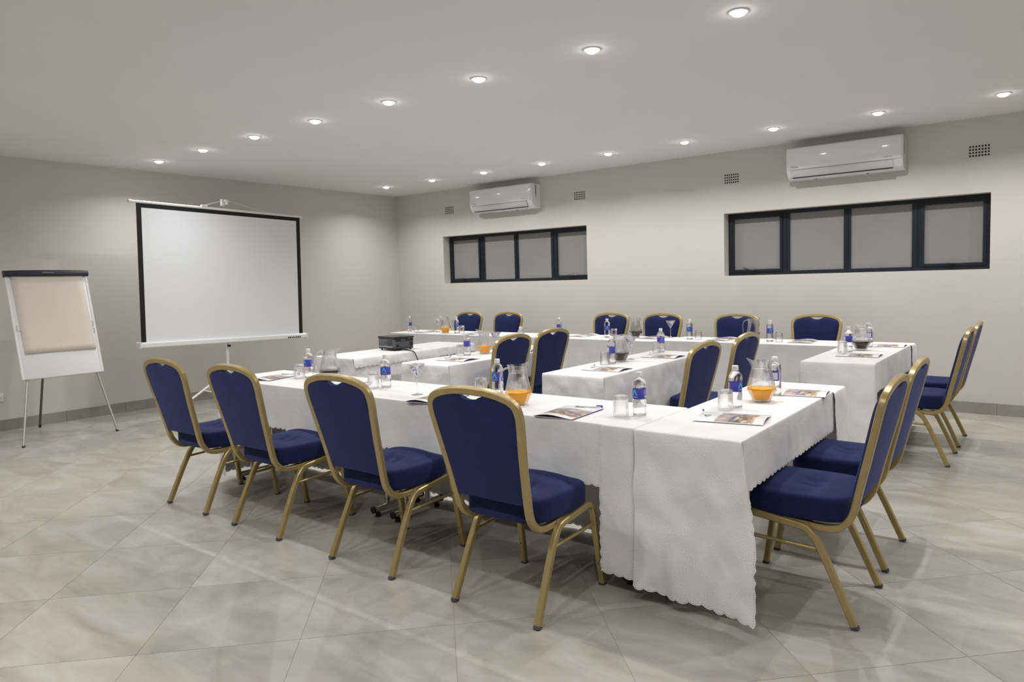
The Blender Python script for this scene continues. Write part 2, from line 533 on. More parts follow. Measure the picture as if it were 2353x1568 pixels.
def slab(poly, mb):
    n = len(poly)
    v = [(p[0], p[1], 0.0) for p in poly] + [(p[0], p[1], -0.004) for p in poly]
    f = [tuple(range(n))] + [(i, i + n, (i+1) % n + n, (i+1) % n) for i in range(n)]
    mb.add(v, f)
hh = PITCH_T / 2 - GAP / 2
tile_jobs = []
for i in range(-18, 22):
    for k in range(-18, 12):
        s, t = S0 + (i + .5) * PITCH_T, T0 + (k + .5) * PITCH_T
        cx, cy = (s + t) * Q, (s - t) * Q
        cor = [(cx + (a + c) * Q, cy + (a - c) * Q) for a, c in ((-hh,-hh),(-hh,hh),(hh,hh),(hh,-hh))]
        poly = clip_poly(cor, 0.001, RX - 0.001, RY + 0.001, -0.001)
        if len(poly) < 3: continue
        area = abs(sum(poly[j][0]*poly[(j+1)%len(poly)][1] - poly[(j+1)%len(poly)][0]*poly[j][1] for j in range(len(poly)))) / 2
        if area < 0.0005: continue
        # orientation upward
        sg = sum(poly[j][0]*poly[(j+1)%len(poly)][1] - poly[(j+1)%len(poly)][0]*poly[j][1] for j in range(len(poly)))
        if sg < 0: poly = poly[::-1]
        px = [to_pixel((p[0], p[1], 0)) for p in poly + [(cx, cy)]]
        px = [p for p in px if p]
        vis = False
        if px:
            xs = [p[0] for p in px]; ys = [p[1] for p in px]
            vis = max(xs) > 0 and min(xs) < IMG_W and max(ys) > 0 and min(ys) < IMG_H
        tile_jobs.append((vis, poly, cx, cy, area))
for vis, poly, cx, cy, area in tile_jobs:
    if not vis:
        slab(poly, rest); continue
    if area > 0.355 and full_tile is not None:
        o = full_tile.copy(); COL.objects.link(o); o.parent = floor; o.location = (cx, cy, 0)
    else:
        mb = MB(); slab([(p[0]-cx, p[1]-cy) for p in poly], mb)
        o = mb.obj('tile', 'tile', floor); o.location = (cx, cy, 0)
        if area > 0.355: full_tile = o
    tile_count += 1
if rest.v:
    o = rest.obj('tile_field', 'tile', floor); o['kind'] = 'stuff'

# ---- ceiling
cl = MB(); cl.box(-0.3, RX + 0.3, RY - 0.3, 0.3, H, H + 0.12)
struct(cl.obj('ceiling', 'ceiling'))

# ---- walls
wl = MB(); wl.box(-0.25, 0, RY - 0.25, 0.25, -0.05, H)
struct(wl.obj('wall_left', 'wall'))
wr = MB(); wr.box(RX, RX + 0.25, RY - 0.25, 0.25, -0.05, H)
struct(wr.obj('wall_near', 'wall'))
wb = MB(); wb.box(0, RX, RY - 0.25, RY, -0.05, H)
struct(wb.obj('wall_rear', 'wall'))
WINS = [(1.02, 3.612), (5.478, 8.05)]
WZ0, WZ1 = 1.372, 2.082
ww = MB()
xs = [0.0, WINS[0][0], WINS[0][1], WINS[1][0], WINS[1][1], RX]
for i in range(5):
    if i in (1, 3):
        ww.box(xs[i], xs[i+1], 0, 0.26, -0.05, WZ0); ww.box(xs[i], xs[i+1], 0, 0.26, WZ1, H)
    else:
        ww.box(xs[i], xs[i+1], 0, 0.26, -0.05, H)
struct(ww.obj('wall_right', 'wall'))
# ---- windows
def window(n, x0, x1, handles):
    w = thing('window_%d' % n, '', '', (0, 0, 0))
    for k in ('label', 'category'): del w[k]
    w['kind'] = 'structure'
    yf, yb = 0.135, 0.195
    fw = 0.04
    L = x1 - x0
    fr = MB()
    fr.box(x0, x1, yf, yb, WZ0, WZ0 + fw); fr.box(x0, x1, yf, yb, WZ1 - fw, WZ1)
    fr.box(x0, x0 + fw, yf, yb, WZ0 + fw, WZ1 - fw); fr.box(x1 - fw, x1, yf, yb, WZ0 + fw, WZ1 - fw)
    fr.obj('outer_frame', 'frame', w)
    mull = [x0 + L * q for q in (0.256, 0.503, 0.755)]
    mw = [0.040, 0.034, 0.040]
    for c, h in zip(mull, mw):
        mb = MB(); mb.box(c - h, c + h, yf + 0.004, yb, WZ0 + fw, WZ1 - fw)
        mb.box(c - 0.006, c + 0.006, yf - 0.004, yf + 0.004, WZ0 + fw, WZ1 - fw)
        mb.obj('mullion', 'frame', w)
    edges = [x0 + fw] + [e for c, h in zip(mull, mw) for e in (c - h, c + h)] + [x1 - fw]
    for i in range(4):
        a, c = edges[2*i], edges[2*i+1]
        pz0, pz1 = WZ0 + fw, WZ1 - fw
        if i in (0, 3):
            s = MB(); t = 0.026
            s.box(a, c, yf - 0.012, yb - 0.02, pz0, pz0 + t); s.box(a, c, yf - 0.012, yb - 0.02, pz1 - t, pz1)
            s.box(a, a + t, yf - 0.012, yb - 0.02, pz0 + t, pz1 - t); s.box(c - t, c, yf - 0.012, yb - 0.02, pz0 + t, pz1 - t)
            sash = s.obj('sash', 'frame', w)
            a, c, pz0, pz1 = a + t, c - t, pz0 + t, pz1 - t
            hx = a + (c - a) * (0.45 if i == 0 else 0.5)
            hb = MB(); hb.bbox(hx - 0.022, hx + 0.022, yf - 0.032, yf - 0.012, pz0 - 0.022, pz0 - 0.004, 0.004)
            hb.tube([(hx, yf - 0.036, pz0 - 0.012), (hx - 0.05, yf - 0.045, pz0 - 0.002), (hx - 0.115 if handles[i > 0] else hx + 0.09, yf - 0.05, pz0 + (0.02 if handles[i > 0] else -0.006))], [0.008, 0.007, 0.005], 8)
            hd = hb.obj('handle', 'black', sash)
        g = MB(); g.box(a - 0.004, c + 0.004, yf + 0.022, yf + 0.028, pz0 - 0.004, pz1 + 0.004)
        g.obj('pane', 'frost', w)
    return w
window(1, *WINS[0], (False, False))
window(2, *WINS[1], (True, False))

# ---- skirting tiles
def skirting(name, axis, length, start):
    mb = MB()
    if axis == 'x': mb.box(0.002, length, -0.006, 0, 0, 0.1085)
    else: mb.box(0, 0.006, -length, -0.002, 0, 0.1085)
    base = struct(mb.obj(name, 'grout'))
    p = start
    while p < length:
        a, c = max(p, 0.012) + 0.001, min(p + 0.6, length) - 0.001
        if c - a > 0.02:
            t = MB()
            if axis == 'x': t.bbox(-(c-a)/2, (c-a)/2, -0.0115, -0.002, 0.0005, 0.1105, 0.0015, 1)
            else: t.bbox(0.002, 0.0115, -(c-a)/2, (c-a)/2, 0.0005, 0.1105, 0.0015, 1)
            o = t.obj('skirting_tile', 'skirting', base)
            o.location = ((a+c)/2, 0, 0) if axis == 'x' else (0, -(a+c)/2, 0)
        p += 0.6
    return base
skirting('baseboard_right', 'x', RX, 8.127 - 0.6 * 14)
skirting('baseboard_left', 'y', 7.2, 4.234 - 0.6 * 8)
for nm, bx in (('baseboard_rear', (0, RX, RY, RY + 0.0115, 0, 0.11)), ('baseboard_near', (RX - 0.0115, RX, RY, 0, 0, 0.11))):
    mb = MB(); mb.box(*bx); struct(mb.obj(nm, 'skirting'))

# ---- downlights
ORD = ['first', 'second', 'third', 'fourth', 'fifth', 'sixth', 'seventh', 'eighth', 'ninth', 'tenth', 'eleventh']
tr = MB(); tr.lathe([(0.040, -0.002), (0.044, -0.006), (0.052, -0.006), (0.056, -0.001), (0.056, 0.0)], 32)
gl = MB(); gl.lathe([(0.0005, -0.026), (0.012, -0.0252), (0.024, -0.0222), (0.034, -0.0165), (0.0395, -0.0095), (0.0415, -0.003)], 24)
ld = bpy.data.lights.new('downlight_lamp', 'AREA')
ld.shape = 'DISK'; ld.size = 0.04; ld.energy = LAMP_W; ld.color = LAMP_COLOR
ld.spread = math.radians(141)
proto = None
def downlight(x, y, label, group):
    global proto
    if proto is None:
        t = thing('ceiling_downlight', label, 'downlight', (x, y, H), 0, group)
        o = tr.obj('trim_ring', 'trim', t, True); gl.obj('diffuser', 'glow', t, True)
        lo = bpy.data.objects.new('lamp', ld); COL.objects.link(lo); lo.parent = t; lo.location = (0, 0, -0.028)
        proto = t
        return t
    return dup(proto, (x, y, H), 0, label, group)
for i in range(11):
    xb = 0.810 + 0.9217 * i
    lab = '%s ceiling downlight from the corner in the row along the window wall' % ORD[i] if i < 9 else 'ceiling downlight past the right edge of the picture'
    downlight(xb, -0.902, lab, 'downlights of the window wall row')
    xa = 0.7435 + 0.9193 * i
    lab = '%s ceiling downlight from the screen wall in the middle row' % ORD[i] if i < 8 else 'ceiling downlight of the middle row past the top edge of the picture'
    downlight(xa, -4.037, lab, 'downlights of the middle row')
for i in range(11):
    downlight(0.75 + 0.92 * i, -7.17, 'ceiling downlight of the row above the camera', 'downlights of the row above the camera')
# ================================================================== air conditioners
def aircon(x0, x1, label):
    w = x1 - x0
    t = thing('air_conditioner', label, 'air conditioner', (x0, 0, 2.36))
    hgt = 0.328
    # side profile (y out of wall negative, z)
    prof = [(0.0, 0.0), (-0.03, -0.004), (-0.115, 0.004), (-0.165, 0.032), (-0.195, 0.085), (-0.2, 0.10), (-0.203, 0.2), (-0.203, 0.30), (-0.197, 0.318), (-0.182, 0.327), (-0.06, 0.328), (0.0, 0.328)]
    mb = MB()
    xs2 = [0, 0.004, 0.014, w - 0.014, w - 0.004, w]
    ins = [0.012, 0.004, 0, 0, 0.004, 0.012]
    v = []
    for xx, q in zip(xs2, ins):
        for y, z in prof:
            v.append((xx, min(0, y + q) if y < -0.02 else y, z + (q * 0.5 if z < 0.05 else (-q if z > 0.3 else 0))))
    n = len(prof); f = []
    for i in range(5):
        for k in range(n - 1):
            f.append((i*n + k, i*n + k + 1, (i+1)*n + k + 1, (i+1)*n + k))
    f.append(tuple(range(n))); f.append(tuple(reversed([5*n + k for k in range(n)])))
    mb.add(v, f)
    smooth_by_angle(mb.obj('housing', 'acwhite', t), 35)
    fp = MB(); fp.bbox(0.012, w - 0.012, -0.209, -0.2, 0.098, 0.312, 0.003, 2)
    smooth_by_angle(fp.obj('front_panel', 'acwhite', t), 35)
    # louvre flap following the lower curve
    lv = MB()
    a, c = 0.055, w - 0.085
    pts = [(-0.2055, 0.092), (-0.201, 0.07), (-0.185, 0.042), (-0.168, 0.024)]
    v = []
    for y, z in pts:
        for xx in (a, c): v.append((xx if xx == a else c, y - 0.003, z))
    for y, z in pts:
        for xx in (a, c): v.append((xx, y + 0.004, z + 0.002))
    f = [(2*k, 2*k+1, 2*k+3, 2*k+2) for k in range(3)] + [(8+2*k, 8+2*k+2, 8+2*k+3, 8+2*k+1) for k in range(3)]
    lv.add(v, f)
    lv.obj('louvre_flap', 'acgrey', t, True)
    sl = MB(); sl.box(a + 0.004, c - 0.004, -0.172, -0.155, 0.0125, 0.0215)
    sl.obj('outlet_slot', 'black', t)
    gp = MB(); gp.box(a - 0.001, c + 0.001, -0.2078, -0.2, 0.0935, 0.097)
    gp.obj('panel_gap', 'acmark', t)
    st = MB()
    st.box(w - 0.0095, w + 0.001, -0.115, -0.085, 0.17, 0.305)
    sp = st.obj('rating_sticker', 'acmark', t)
    s2 = MB(); s2.box(w - 0.0095, w + 0.001, -0.108, -0.092, 0.145, 0.158)
    s2.obj('sticker_spot', 'black', t)
    rot = Matrix.Rotation(PI/2, 4, 'X')
    text_mesh('lettering', 'Midea', 0.034, 'acmark', t, Matrix.Translation((0.085, -0.2095, 0.123)) @ rot, 0.3)
    sm = MB()
    for k in range(9): sm.box(w - 0.165 + k*0.009, w - 0.159 + k*0.009, -0.2096, -0.2088, 0.121, 0.127 + 0.002*(k % 3 == 0))
    sm.obj('small_print', 'acmark', t)
    for xx in (0.25 * w, 0.7 * w):
        cb = MB(); cb.box(xx - 0.01, xx + 0.01, -0.09, -0.07, -0.006, 0.002); cb.obj('screw_cover', 'acmark', t)
    return t
aircon(1.768, 2.878, 'white split air conditioner on the wall above the window nearest the corner')
aircon(6.243, 7.345, 'white split air conditioner above the right window, with a lamp glint on its front')

# ================================================================== air bricks
def vent(x0, label, first=[None]):
    w, hgt = 0.172, 0.112
    if first[0] is None:
        t = thing('air_vent', label, 'vent', (x0, 0, 2.414), 0, 'square-holed vents under the ceiling')
        nx, nz = 7, 4
        px_, pz_ = w / nx, hgt / nz
        hx, hz = 0.0155, 0.0175
        mb = MB()
        X = [0.0]; 
        for i in range(nx): X += [i*px_ + (px_-hx)/2, i*px_ + (px_+hx)/2]
        X.append(w)
        Z = [0.0]
        for i in range(nz): Z += [i*pz_ + (pz_-hz)/2, i*pz_ + (pz_+hz)/2]
        Z.append(hgt)
        for i in range(len(X)-1):
            for k in range(len(Z)-1):
                if i % 2 == 1 and k % 2 == 1: continue
                mb.box(X[i], X[i+1], -0.0035, -0.0012, Z[k], Z[k+1])
        mb.obj('grille', 'wall', t)
        bk = MB(); bk.box(0.001, w-0.001, -0.0014, 0.0, 0.001, hgt-0.001); bk.obj('dark_opening', 'black', t)
        first[0] = t
        return t
    return dup(first[0], (x0, 0, 2.414), 0, label, 'square-holed vents under the ceiling')
vent(1.090, 'small square-holed wall vent between the corner and the air conditioner')
vent(3.432, 'small square-holed wall vent right of the air conditioner nearest the corner')
vent(5.486, 'small square-holed wall vent left of the larger-looking air conditioner')
vent(7.867, 'small square-holed wall vent at the far right under the ceiling')

# ---- wall socket
t = thing('wall_socket', 'white double power socket on the screen wall behind the flip chart', 'socket', (0.0, -5.452, 0.298))
mb = MB(); mb.bbox(0, 0.011, -0.073, 0.073, 0, 0.086, 0.003); smooth_by_angle(mb.obj('face_plate', 'socket', t))
for yy in (-0.036, 0.036):
    for dy, dz in ((0, 0.055), (-0.011, 0.034), (0.011, 0.034)):
        h = MB(); h.lathe([(0.0, 0.0), (0.004, 0.0), (0.004, 0.0006), (0.0001, 0.0006)], 10)
        h.obj('pin_hole', 'black', t, xf=Matrix.Translation((0.011, yy + dy, dz)) @ Matrix.Rotation(PI/2, 4, 'Y'))
    h = MB(); h.bbox(0.011, 0.014, yy + 0.018, yy + 0.03, 0.05, 0.07, 0.001, 1); h.obj('rocker_switch', 'socket', t)

# ================================================================== projection screen
def build_screen():
    t = thing('projection_screen', 'white tripod projection screen with black border beside the flip chart', 'projection screen', (0.85, -3.462, 0))
    tilt = Matrix.Translation((0, 0, 0.0)) @ Matrix.Rotation(math.radians(-1.45), 4, 'X')
    # local axes: x toward room, y along the width, z up
    fx = 0.055
    # casing
    zc = 0.785
    cs = MB()
    sect = [(-0.045, -0.03), (0.03, -0.03), (0.045, -0.018), (0.045, 0.02), (0.03, 0.033), (-0.03, 0.033), (-0.045, 0.02)]
    ya, yb = -0.985, 1.0
    v = []
    for y in (ya, yb):
        for a, c in sect: v.append((fx + a, y, zc + c))
    n = len(sect)
    f = [(k, (k+1) % n, n + (k+1) % n, n + k) for k in range(n)] + [tuple(reversed(range(n))), tuple(range(n, 2*n))]
    cs.add(v, f)
    o = cs.obj('casing', 'screenwhite', t, xf=tilt)
    for y0, y1 in ((ya - 0.02, ya), (yb, yb + 0.02)):
        e = MB(); e.bbox(fx - 0.05, fx + 0.05, y0, y1, zc - 0.034, zc + 0.037, 0.008); e.obj('end_cap', 'white', t, xf=tilt)
    # fabric
    ztop = 2.268
    fb = MB(); fb.box(fx + 0.0, fx + 0.002, -0.972, 0.972, zc + 0.03, ztop)
    fa = fb.obj('screen_fabric', 'screen', t, xf=tilt)
    for nm, bx in (('l', (-0.972, -0.922, zc + 0.034, ztop)), ('r', (0.922, 0.972, zc + 0.034, ztop)), ('t', (-0.922, 0.922, ztop - 0.045, ztop))):
        k = MB(); k.box(fx + 0.002, fx + 0.0032, bx[0], bx[1], bx[2], bx[3]); k.obj('black_border', 'screenblack', fa, xf=tilt)
    # top bar
    tb = MB(); tb.tube([(fx, -1.03, ztop + 0.012), (fx, 0.985, ztop + 0.012)], 0.014, 12)
    smooth_by_angle(tb.obj('top_bar', 'screenwhite', t, xf=tilt), 50)
    for y in (-1.03, 0.985):
        e = MB(); e.tube([(fx, y - 0.016, ztop + 0.012), (fx, y + 0.016, ztop + 0.012)], 0.018, 12); e.obj('bar_end', 'white', t, xf=tilt)
    hk = MB(); hk.bbox(fx - 0.018, fx + 0.02, -0.285, -0.215, ztop + 0.024, ztop + 0.044, 0.005)
    hk.obj('wire_clip', 'white', t, xf=tilt)
    # pole and hanger
    pl = MB(); pl.tube([(0, 0, 0.08), (0, 0, 1.35)], 0.0155, 12); smooth_by_angle(pl.obj('lower_pole', 'screenwhite', t, xf=tilt), 50)
    pl = MB(); pl.tube([(0, 0, 1.35), (0, 0, 2.36)], 0.012, 12); smooth_by_angle(pl.obj('upper_pole', 'chrome', t, xf=tilt), 50)
    hg = MB(); hg.bbox(-0.016, 0.016, -0.02, 0.02, 2.33, 2.405, 0.005); hg.bbox(-0.012, 0.05, 0.01, 0.048, 2.375, 2.40, 0.006); hg.bbox(0.02, 0.05, 0.02, 0.045, 2.345, 2.38, 0.004)
    smooth_by_angle(hg.obj('hanger_bracket', 'white', t, xf=tilt), 40)
    for ye, ze in ((-0.25, ztop + 0.04), (0.54, ztop + 0.024)):
        wv = MB(); wv.tube([(0.03, 0.03 if ye > 0 else 0.0, 2.39), (fx, ye, ze)], 0.0028, 6); wv.obj('hanging_wire', 'white', t, xf=tilt)
    cl2 = MB(); cl2.lathe([(0.016, 0.36), (0.027, 0.36), (0.027, 0.43), (0.016, 0.43)], 16); cl2.obj('leg_collar', 'white', t, xf=tilt)
    c3 = MB(); c3.lathe([(0.016, 0.14), (0.024, 0.14), (0.024, 0.17), (0.016, 0.17)], 16); c3.obj('brace_collar', 'white', t, xf=tilt)
    kn = MB(); kn.tube([(0.02, 0, 0.72), (0.055, 0, 0.72)], 0.014, 10); kn.obj('case_knob', 'black', t, xf=tilt)
    for ang in (-100, 20, 140):
        a = math.radians(ang); dx, dy = math.cos(a), math.sin(a)
        lg = MB(); lg.tube([(0.02*dx, 0.02*dy, 0.40), (0.62*dx, 0.62*dy, 0.012)], 0.0125, 8); lo = lg.obj('tripod_leg', 'screenwhite', t)
        br = MB(); br.tube([(0.018*dx, 0.018*dy, 0.155), (0.27*dx, 0.27*dy, 0.232)], 0.007, 6); br.obj('leg_brace', 'screenwhite', t)
        ft = MB(); ft.tube([(0.60*dx, 0.60*dy, 0.022), (0.635*dx, 0.635*dy, 0.001)], 0.015, 8); ft.obj('rubber_foot', 'white', lo)
    # worn dark lettering at the right end of the casing
    lt = MB(); y = 0.70
    for wd, kind in ((0.012, 0), (0.010, 1), (0.02, 2), (0.022, 2), (0.02, 2), (0.02, 2), (0.016, 2), (0.02, 2), (0.022, 2), (0.02, 2)):
        if kind < 2: lt.box(fx + 0.0385, fx + 0.0405, y, y + 0.005, zc - 0.025, zc + 0.004)
        else: lt.box(fx + 0.0425, fx + 0.0452, y, y + wd * 0.85, zc - 0.017, zc + (0.002 if int(wd * 1000) % 4 else -0.001))
        y += wd + 0.004
    lt.obj('lettering', 'black', t, xf=tilt)
    return t
build_screen()

# ================================================================== flip chart easel
def build_easel():
    t = thing('flip_chart_easel', 'white flip chart easel with dark blue clamp bar on three thin legs', 'easel', (0.0, 0, 0))
    zb, zt = 0.585, 1.555
    xb, xt = 0.912, 0.655
    yl, yr = -5.475, -4.790
    up = Vector((xt - xb, 0, zt - zb)); Lh = up.length; up.normalize()
    nrm = Vector((up.z, 0, -up.x))           # out of the board toward the room
    fr = Matrix((Vector((0, 1, 0)), up, nrm)).transposed().to_4x4()   # local x=width y=up z=normal
    fr.translation = Vector((xb, (yl + yr) / 2, zb))
    w = (yr - yl) / 2
    b1 = MB(); b1.bbox(-w, w, 0, Lh, -0.016, 0.0, 0.004); smooth_by_angle(b1.obj('board', 'board', t, xf=fr), 40)
    for bx in ((-w - 0.002, -w + 0.016, 0, Lh), (w - 0.016, w + 0.002, 0, Lh)):
        e = MB(); e.box(bx[0], bx[1], bx[2], bx[3], -0.017, 0.003); e.obj('edge_profile', 'white', t, xf=fr)
    e = MB(); e.box(-w, w, -0.004, 0.004, -0.017, 0.003); e.obj('lower_edge', 'leggrey', t, xf=fr)
    # clamp bar
    cb = MB()
    sect = [(-0.03, -0.02), (0.0, -0.022), (0.03, -0.016), (0.036, 0.01), (0.03, 0.036), (0.004, 0.046), (-0.03, 0.044)]
    v = []
    for i in range(13):
        x = -w - 0.012 + (2*w + 0.024) * i / 12
        k = 1 - abs(i/6 - 1)**3 * 0.12
        for a, c in sect: v.append((x, Lh + c * k + 0.008, a * k + 0.0))
    n = len(sect); f = []
    for i in range(12):
        for k in range(n): f.append((i*n + k, i*n + (k+1) % n, (i+1)*n + (k+1) % n, (i+1)*n + k))
    f += [tuple(reversed(range(n))), tuple(12*n + k for k in range(n))]
    cb.add(v, f); bar = smooth_by_angle(cb.obj('clamp_bar', 'barnavy', t, xf=fr), 50)
    lt = MB(); x = -0.045
    for wd, hh2, y0 in ((0.016, 0.014, 0), (0.014, 0.014, 0), (0.010, 0.010, 0), (0.012, 0.010, 0), (0.008, 0.013, 0), (0.008, 0.009, 0), (0.008, 0.009, 0)):
        lt.box(x, x + wd, Lh + 0.012 + y0, Lh + 0.012 + hh2, 0.0352, 0.0372); x += wd + 0.003
    lt.obj('lettering', 'legdark', bar, xf=fr)
    # side hooks of bent wire
    for sx in (-1, 1):
        for q in ((0.46,) if sx < 0 else (0.40, 0.47)):
            hk = MB(); hk.tube([(sx*(w - 0.05), q*Lh, 0.004), (sx*(w - 0.02), q*Lh + 0.004, 0.008), (sx*(w - 0.018), q*Lh + 0.05, 0.008), (sx*(w - 0.032), q*Lh + 0.055, 0.004)], 0.002, 6)
            hk.obj('wire_hook', 'chrome', t, xf=fr)
    # legs
    for (a, c2) in (((xb + 0.0, yl + 0.045, zb + 0.02), (1.13, -5.575, 0)), ((xb + 0.0, yr - 0.055, zb + 0.02), (1.12, -4.785, 0))):
        A, B = Vector(a) - nrm * 0.022, Vector(c2)
        lg = MB(); lg.tube([A, B + Vector((0, 0, 0.012))], 0.0105, 10); lo = smooth_by_angle(lg.obj('leg', 'leggrey', t), 50)
        d = (A - B).normalized()
        ft = MB(); ft.tube([B, B + d * 0.022], 0.0125, 10); ft.obj('foot_cap', 'black', lo)
    A, B = Vector((xt - 0.015, -5.13, zt - 0.12)), Vector((0.14, -5.127, 0))
    lg = MB(); lg.tube([A, B + Vector((0, 0, 0.01))], 0.0115, 8); lo = lg.obj('leg', 'legdark', t)
    lo['label'] = 'dark steel rear leg'
    ft = MB(); ft.tube([B, B + (A - B).normalized() * 0.025], 0.013, 8); ft.obj('foot_cap', 'black', lo)
    # paper pad hanging from the clamp
    pad = MB()
    v = []; f = []
    nx, ny = 10, 14
    pw0, ph = 0.298, 0.765
    for j in range(ny + 1):
        for i in range(nx + 1):
            q = j / ny
            x = -pw0 - 0.002 + 2 * pw0 * i / nx + 0.012 * q
            z = 0.010 + 0.004 * math.sin(3 * q + i * 0.4) * q
            v.append((x, Lh + 0.0 - ph * q, z))
    k0 = len(v)
    for p in list(v): v.append((p[0], p[1], 0.002))
    m = nx + 1
    for j in range(ny):
        for i in range(nx):
            f.append((j*m + i, (j+1)*m + i, (j+1)*m + i + 1, j*m + i + 1))
            f.append((k0 + j*m + i, k0 + j*m + i + 1, k0 + (j+1)*m + i + 1, k0 + (j+1)*m + i))
    for i in range(nx): f.append((ny*m + i, k0 + ny*m + i, k0 + ny*m + i + 1, ny*m + i + 1))
    for j in range(ny):
        f.append((j*m, k0 + j*m, k0 + (j+1)*m, (j+1)*m)); f.append((j*m + nx, (j+1)*m + nx, k0 + (j+1)*m + nx, k0 + j*m + nx))
    pad.add(v, f)
    p = pad.obj('flip_chart_pad', 'kraft', None, True, xf=fr)
    tag(p, 'blank buff paper pad hanging on the flip chart easel', 'paper pad')
build_easel()

# ================================================================== banquet chair
def chair_proto():
    t = thing('banquet_chair', 'x', 'chair')
    # rounded-rect tube with a shallow ridge
    SEC = [(1.0, 0.70), (0.70, 1.0), (-0.70, 1.0), (-1.0, 0.70), (-1.0, -0.70), (-0.70, -1.0), (0.70, -1.0), (1.0, -0.70)]
    for sx in (-1, 1):
        # rear leg, side rail, front leg: one bent tube cut where the leg starts
        rear = [(sx*0.2235, 0.0, 0.022), (sx*0.2160, 0.092, 0.205), (sx*0.2120, 0.139, 0.300), (sx*0.2110, 0.156, 0.328), (sx*0.2105, 0.178, 0.352), (sx*0.2100, 0.206, 0.366)]
        rear[0] = (sx*0.2232, 0.005, 0.011)
        rail = [rear[-1], (sx*0.2100, 0.300, 0.378), (sx*0.2100, 0.385, 0.389)]
        front = [rail[-1], (sx*0.2102, 0.414, 0.389), (sx*0.2107, 0.434, 0.376), (sx*0.2115, 0.444, 0.350), (sx*0.2140, 0.457, 0.262), (sx*0.2230, 0.4955, 0.011)]
        # sweep the whole bent tube once, then cut it into leg, rail and leg
        key = rear + rail[1:] + front[1:]
        path = spline(key, 4)
        whole = MB(); whole.tube(path, 0.0138, sect=SEC, up=(sx, 0, 0), cap=False)
        nS = len(SEC)
        c1, c2 = (len(rear) - 1) * 4, (len(rear) + len(rail) - 2) * 4
        for (ra, rb), pts, nm in (((0, c1), rear, 'leg'), ((c1, c2), rail, 'side_rail'), ((c2, len(path) - 1), front, 'leg')):
            mb = MB(); mb.v = whole.v[ra*nS:(rb + 1)*nS]
            mb.f = [(i*nS + k, i*nS + (k+1) % nS, (i+1)*nS + (k+1) % nS, (i+1)*nS + k) for i in range(rb - ra) for k in range(nS)]
            mb.f += [tuple(reversed(range(nS))), tuple((rb - ra)*nS + k for k in range(nS))]
            o = smooth_by_angle(mb.obj(nm, 'gold', t), 30)
            if nm == 'leg':
                a, c = (pts[1], pts[0]) if pts is rear else (pts[-2], pts[-1])
                d = (Vector(c) - Vector(a)).normalized()
                e = Vector(c) + d * (0.0105 / max(abs(d.z), .1))
                cp = MB(); cp.tube([Vector(c) - d * 0.001, e], [0.0146, 0.0148], sect=SEC, up=(sx, 0, 0)); cp.obj('foot_cap', 'cap', o)
                if pts is front:
                    q = Vector(a) + (Vector(c) - Vector(a)) * 0.62
                    bo = MB(); bo.lathe([(0.0001, 0.0012), (0.003, 0.001), (0.004, 0.0)], 8)
                    bo.obj('screw', 'cap', o, xf=Matrix.Translation(q + Vector((0, -0.0150, 0.0))) @ Matrix.Rotation(PI/2, 4, 'X'))
        st = MB(); st.tube([(sx*0.2125, 0.136, 0.284), (sx*0.2130, 0.452, 0.296)], 0.0085, 8); smooth_by_angle(st.obj('stretcher', 'gold', t), 50)
    # cross bar carrying the seat
    for yy, zz in ((0.185, 0.372), (0.395, 0.388)):
        cb = MB(); cb.tube([(-0.205, yy, zz), (0.205, yy, zz)], 0.009, 8); smooth_by_angle(cb.obj('cross_bar', 'gold', t), 50)
    # back hoop
    side = [(0.185, 0.330, 0.385), (0.185, 0.165, 0.368), (0.185, 0.098, 0.369), (0.1855, 0.060, 0.384), (0.186, 0.032, 0.415), (0.188, 0.014, 0.458),
            (0.196, -0.010, 0.560), (0.207, -0.036, 0.665), (0.220, -0.060, 0.765), (0.2285, -0.075, 0.830), (0.2295, -0.084, 0.868), (0.221, -0.091, 0.899), (0.197, -0.0965, 0.921), (0.150, -0.101, 0.938), (0.080, -0.104, 0.950), (0.0, -0.105, 0.9535)]
    R = spline(side, 3)
    full = R + [Vector((-p.x, p.y, p.z)) for p in reversed(R[:-1])]
    hp = MB(); hp.tube(full, 0.0158, sect=[(a, c * 0.85) for a, c in SEC], up=(1, 0, 0))
    smooth_by_angle(hp.obj('back_frame', 'gold', t), 30)
    # back panel outline following the hoop
    def ycurve(z):
        pts = [(0.415, 0.030), (0.458, 0.014), (0.56, -0.010), (0.665, -0.036), (0.765, -0.060), (0.83, -0.075), (0.868, -0.084), (0.95, -0.104), (1.0, -0.112)]
        for (z0, y0), (z1, y1) in zip(pts, pts[1:]):
            if z <= z1: return y0 + (y1 - y0) * (z - z0) / (z1 - z0)
        return -0.112
    out = []
    inn = []
    for p in R:
        if p.z < 0.50: continue
        inn.append((p.x, p.z))
    # inset by 10 mm toward the middle
    C0 = Vector((0, 0.72))
    ins = []
    for i, (x, z) in enumerate(inn):
        a = Vector(inn[max(i-1, 0)]); c = Vector(inn[min(i+1, len(inn)-1)])
        d = (c - a); d.normalize(); nn = Vector((-d.y, d.x))
        q = Vector((x, z)) + nn * 0.0125
        if q.x > 0.073 or z < 0.9: ins.append((q.x, q.y))
    notch = [(0.062, 0.9315), (0.05, 0.9275), (0.034, 0.9195), (0.018, 0.9155), (0.0, 0.9145)]
    right = [(0.170, 0.488)] + [(0.1745, 0.494)] + [p for p in ins if p[1] > 0.50] + notch
    outline = right + [(-x, z) for x, z in reversed(right[:-1])]
    outline = [Vector(p) for p in outline]
    ncy = Vector((0, 0.71))
    levels = [(0.92, -0.0125), (1.0, -0.0105), (1.0, 0.010), (0.985, 0.018), (0.94, 0.026), (0.85, 0.0315), (0.65, 0.035), (0.35, 0.0365)]
    v = []; f = []
    n = len(outline)
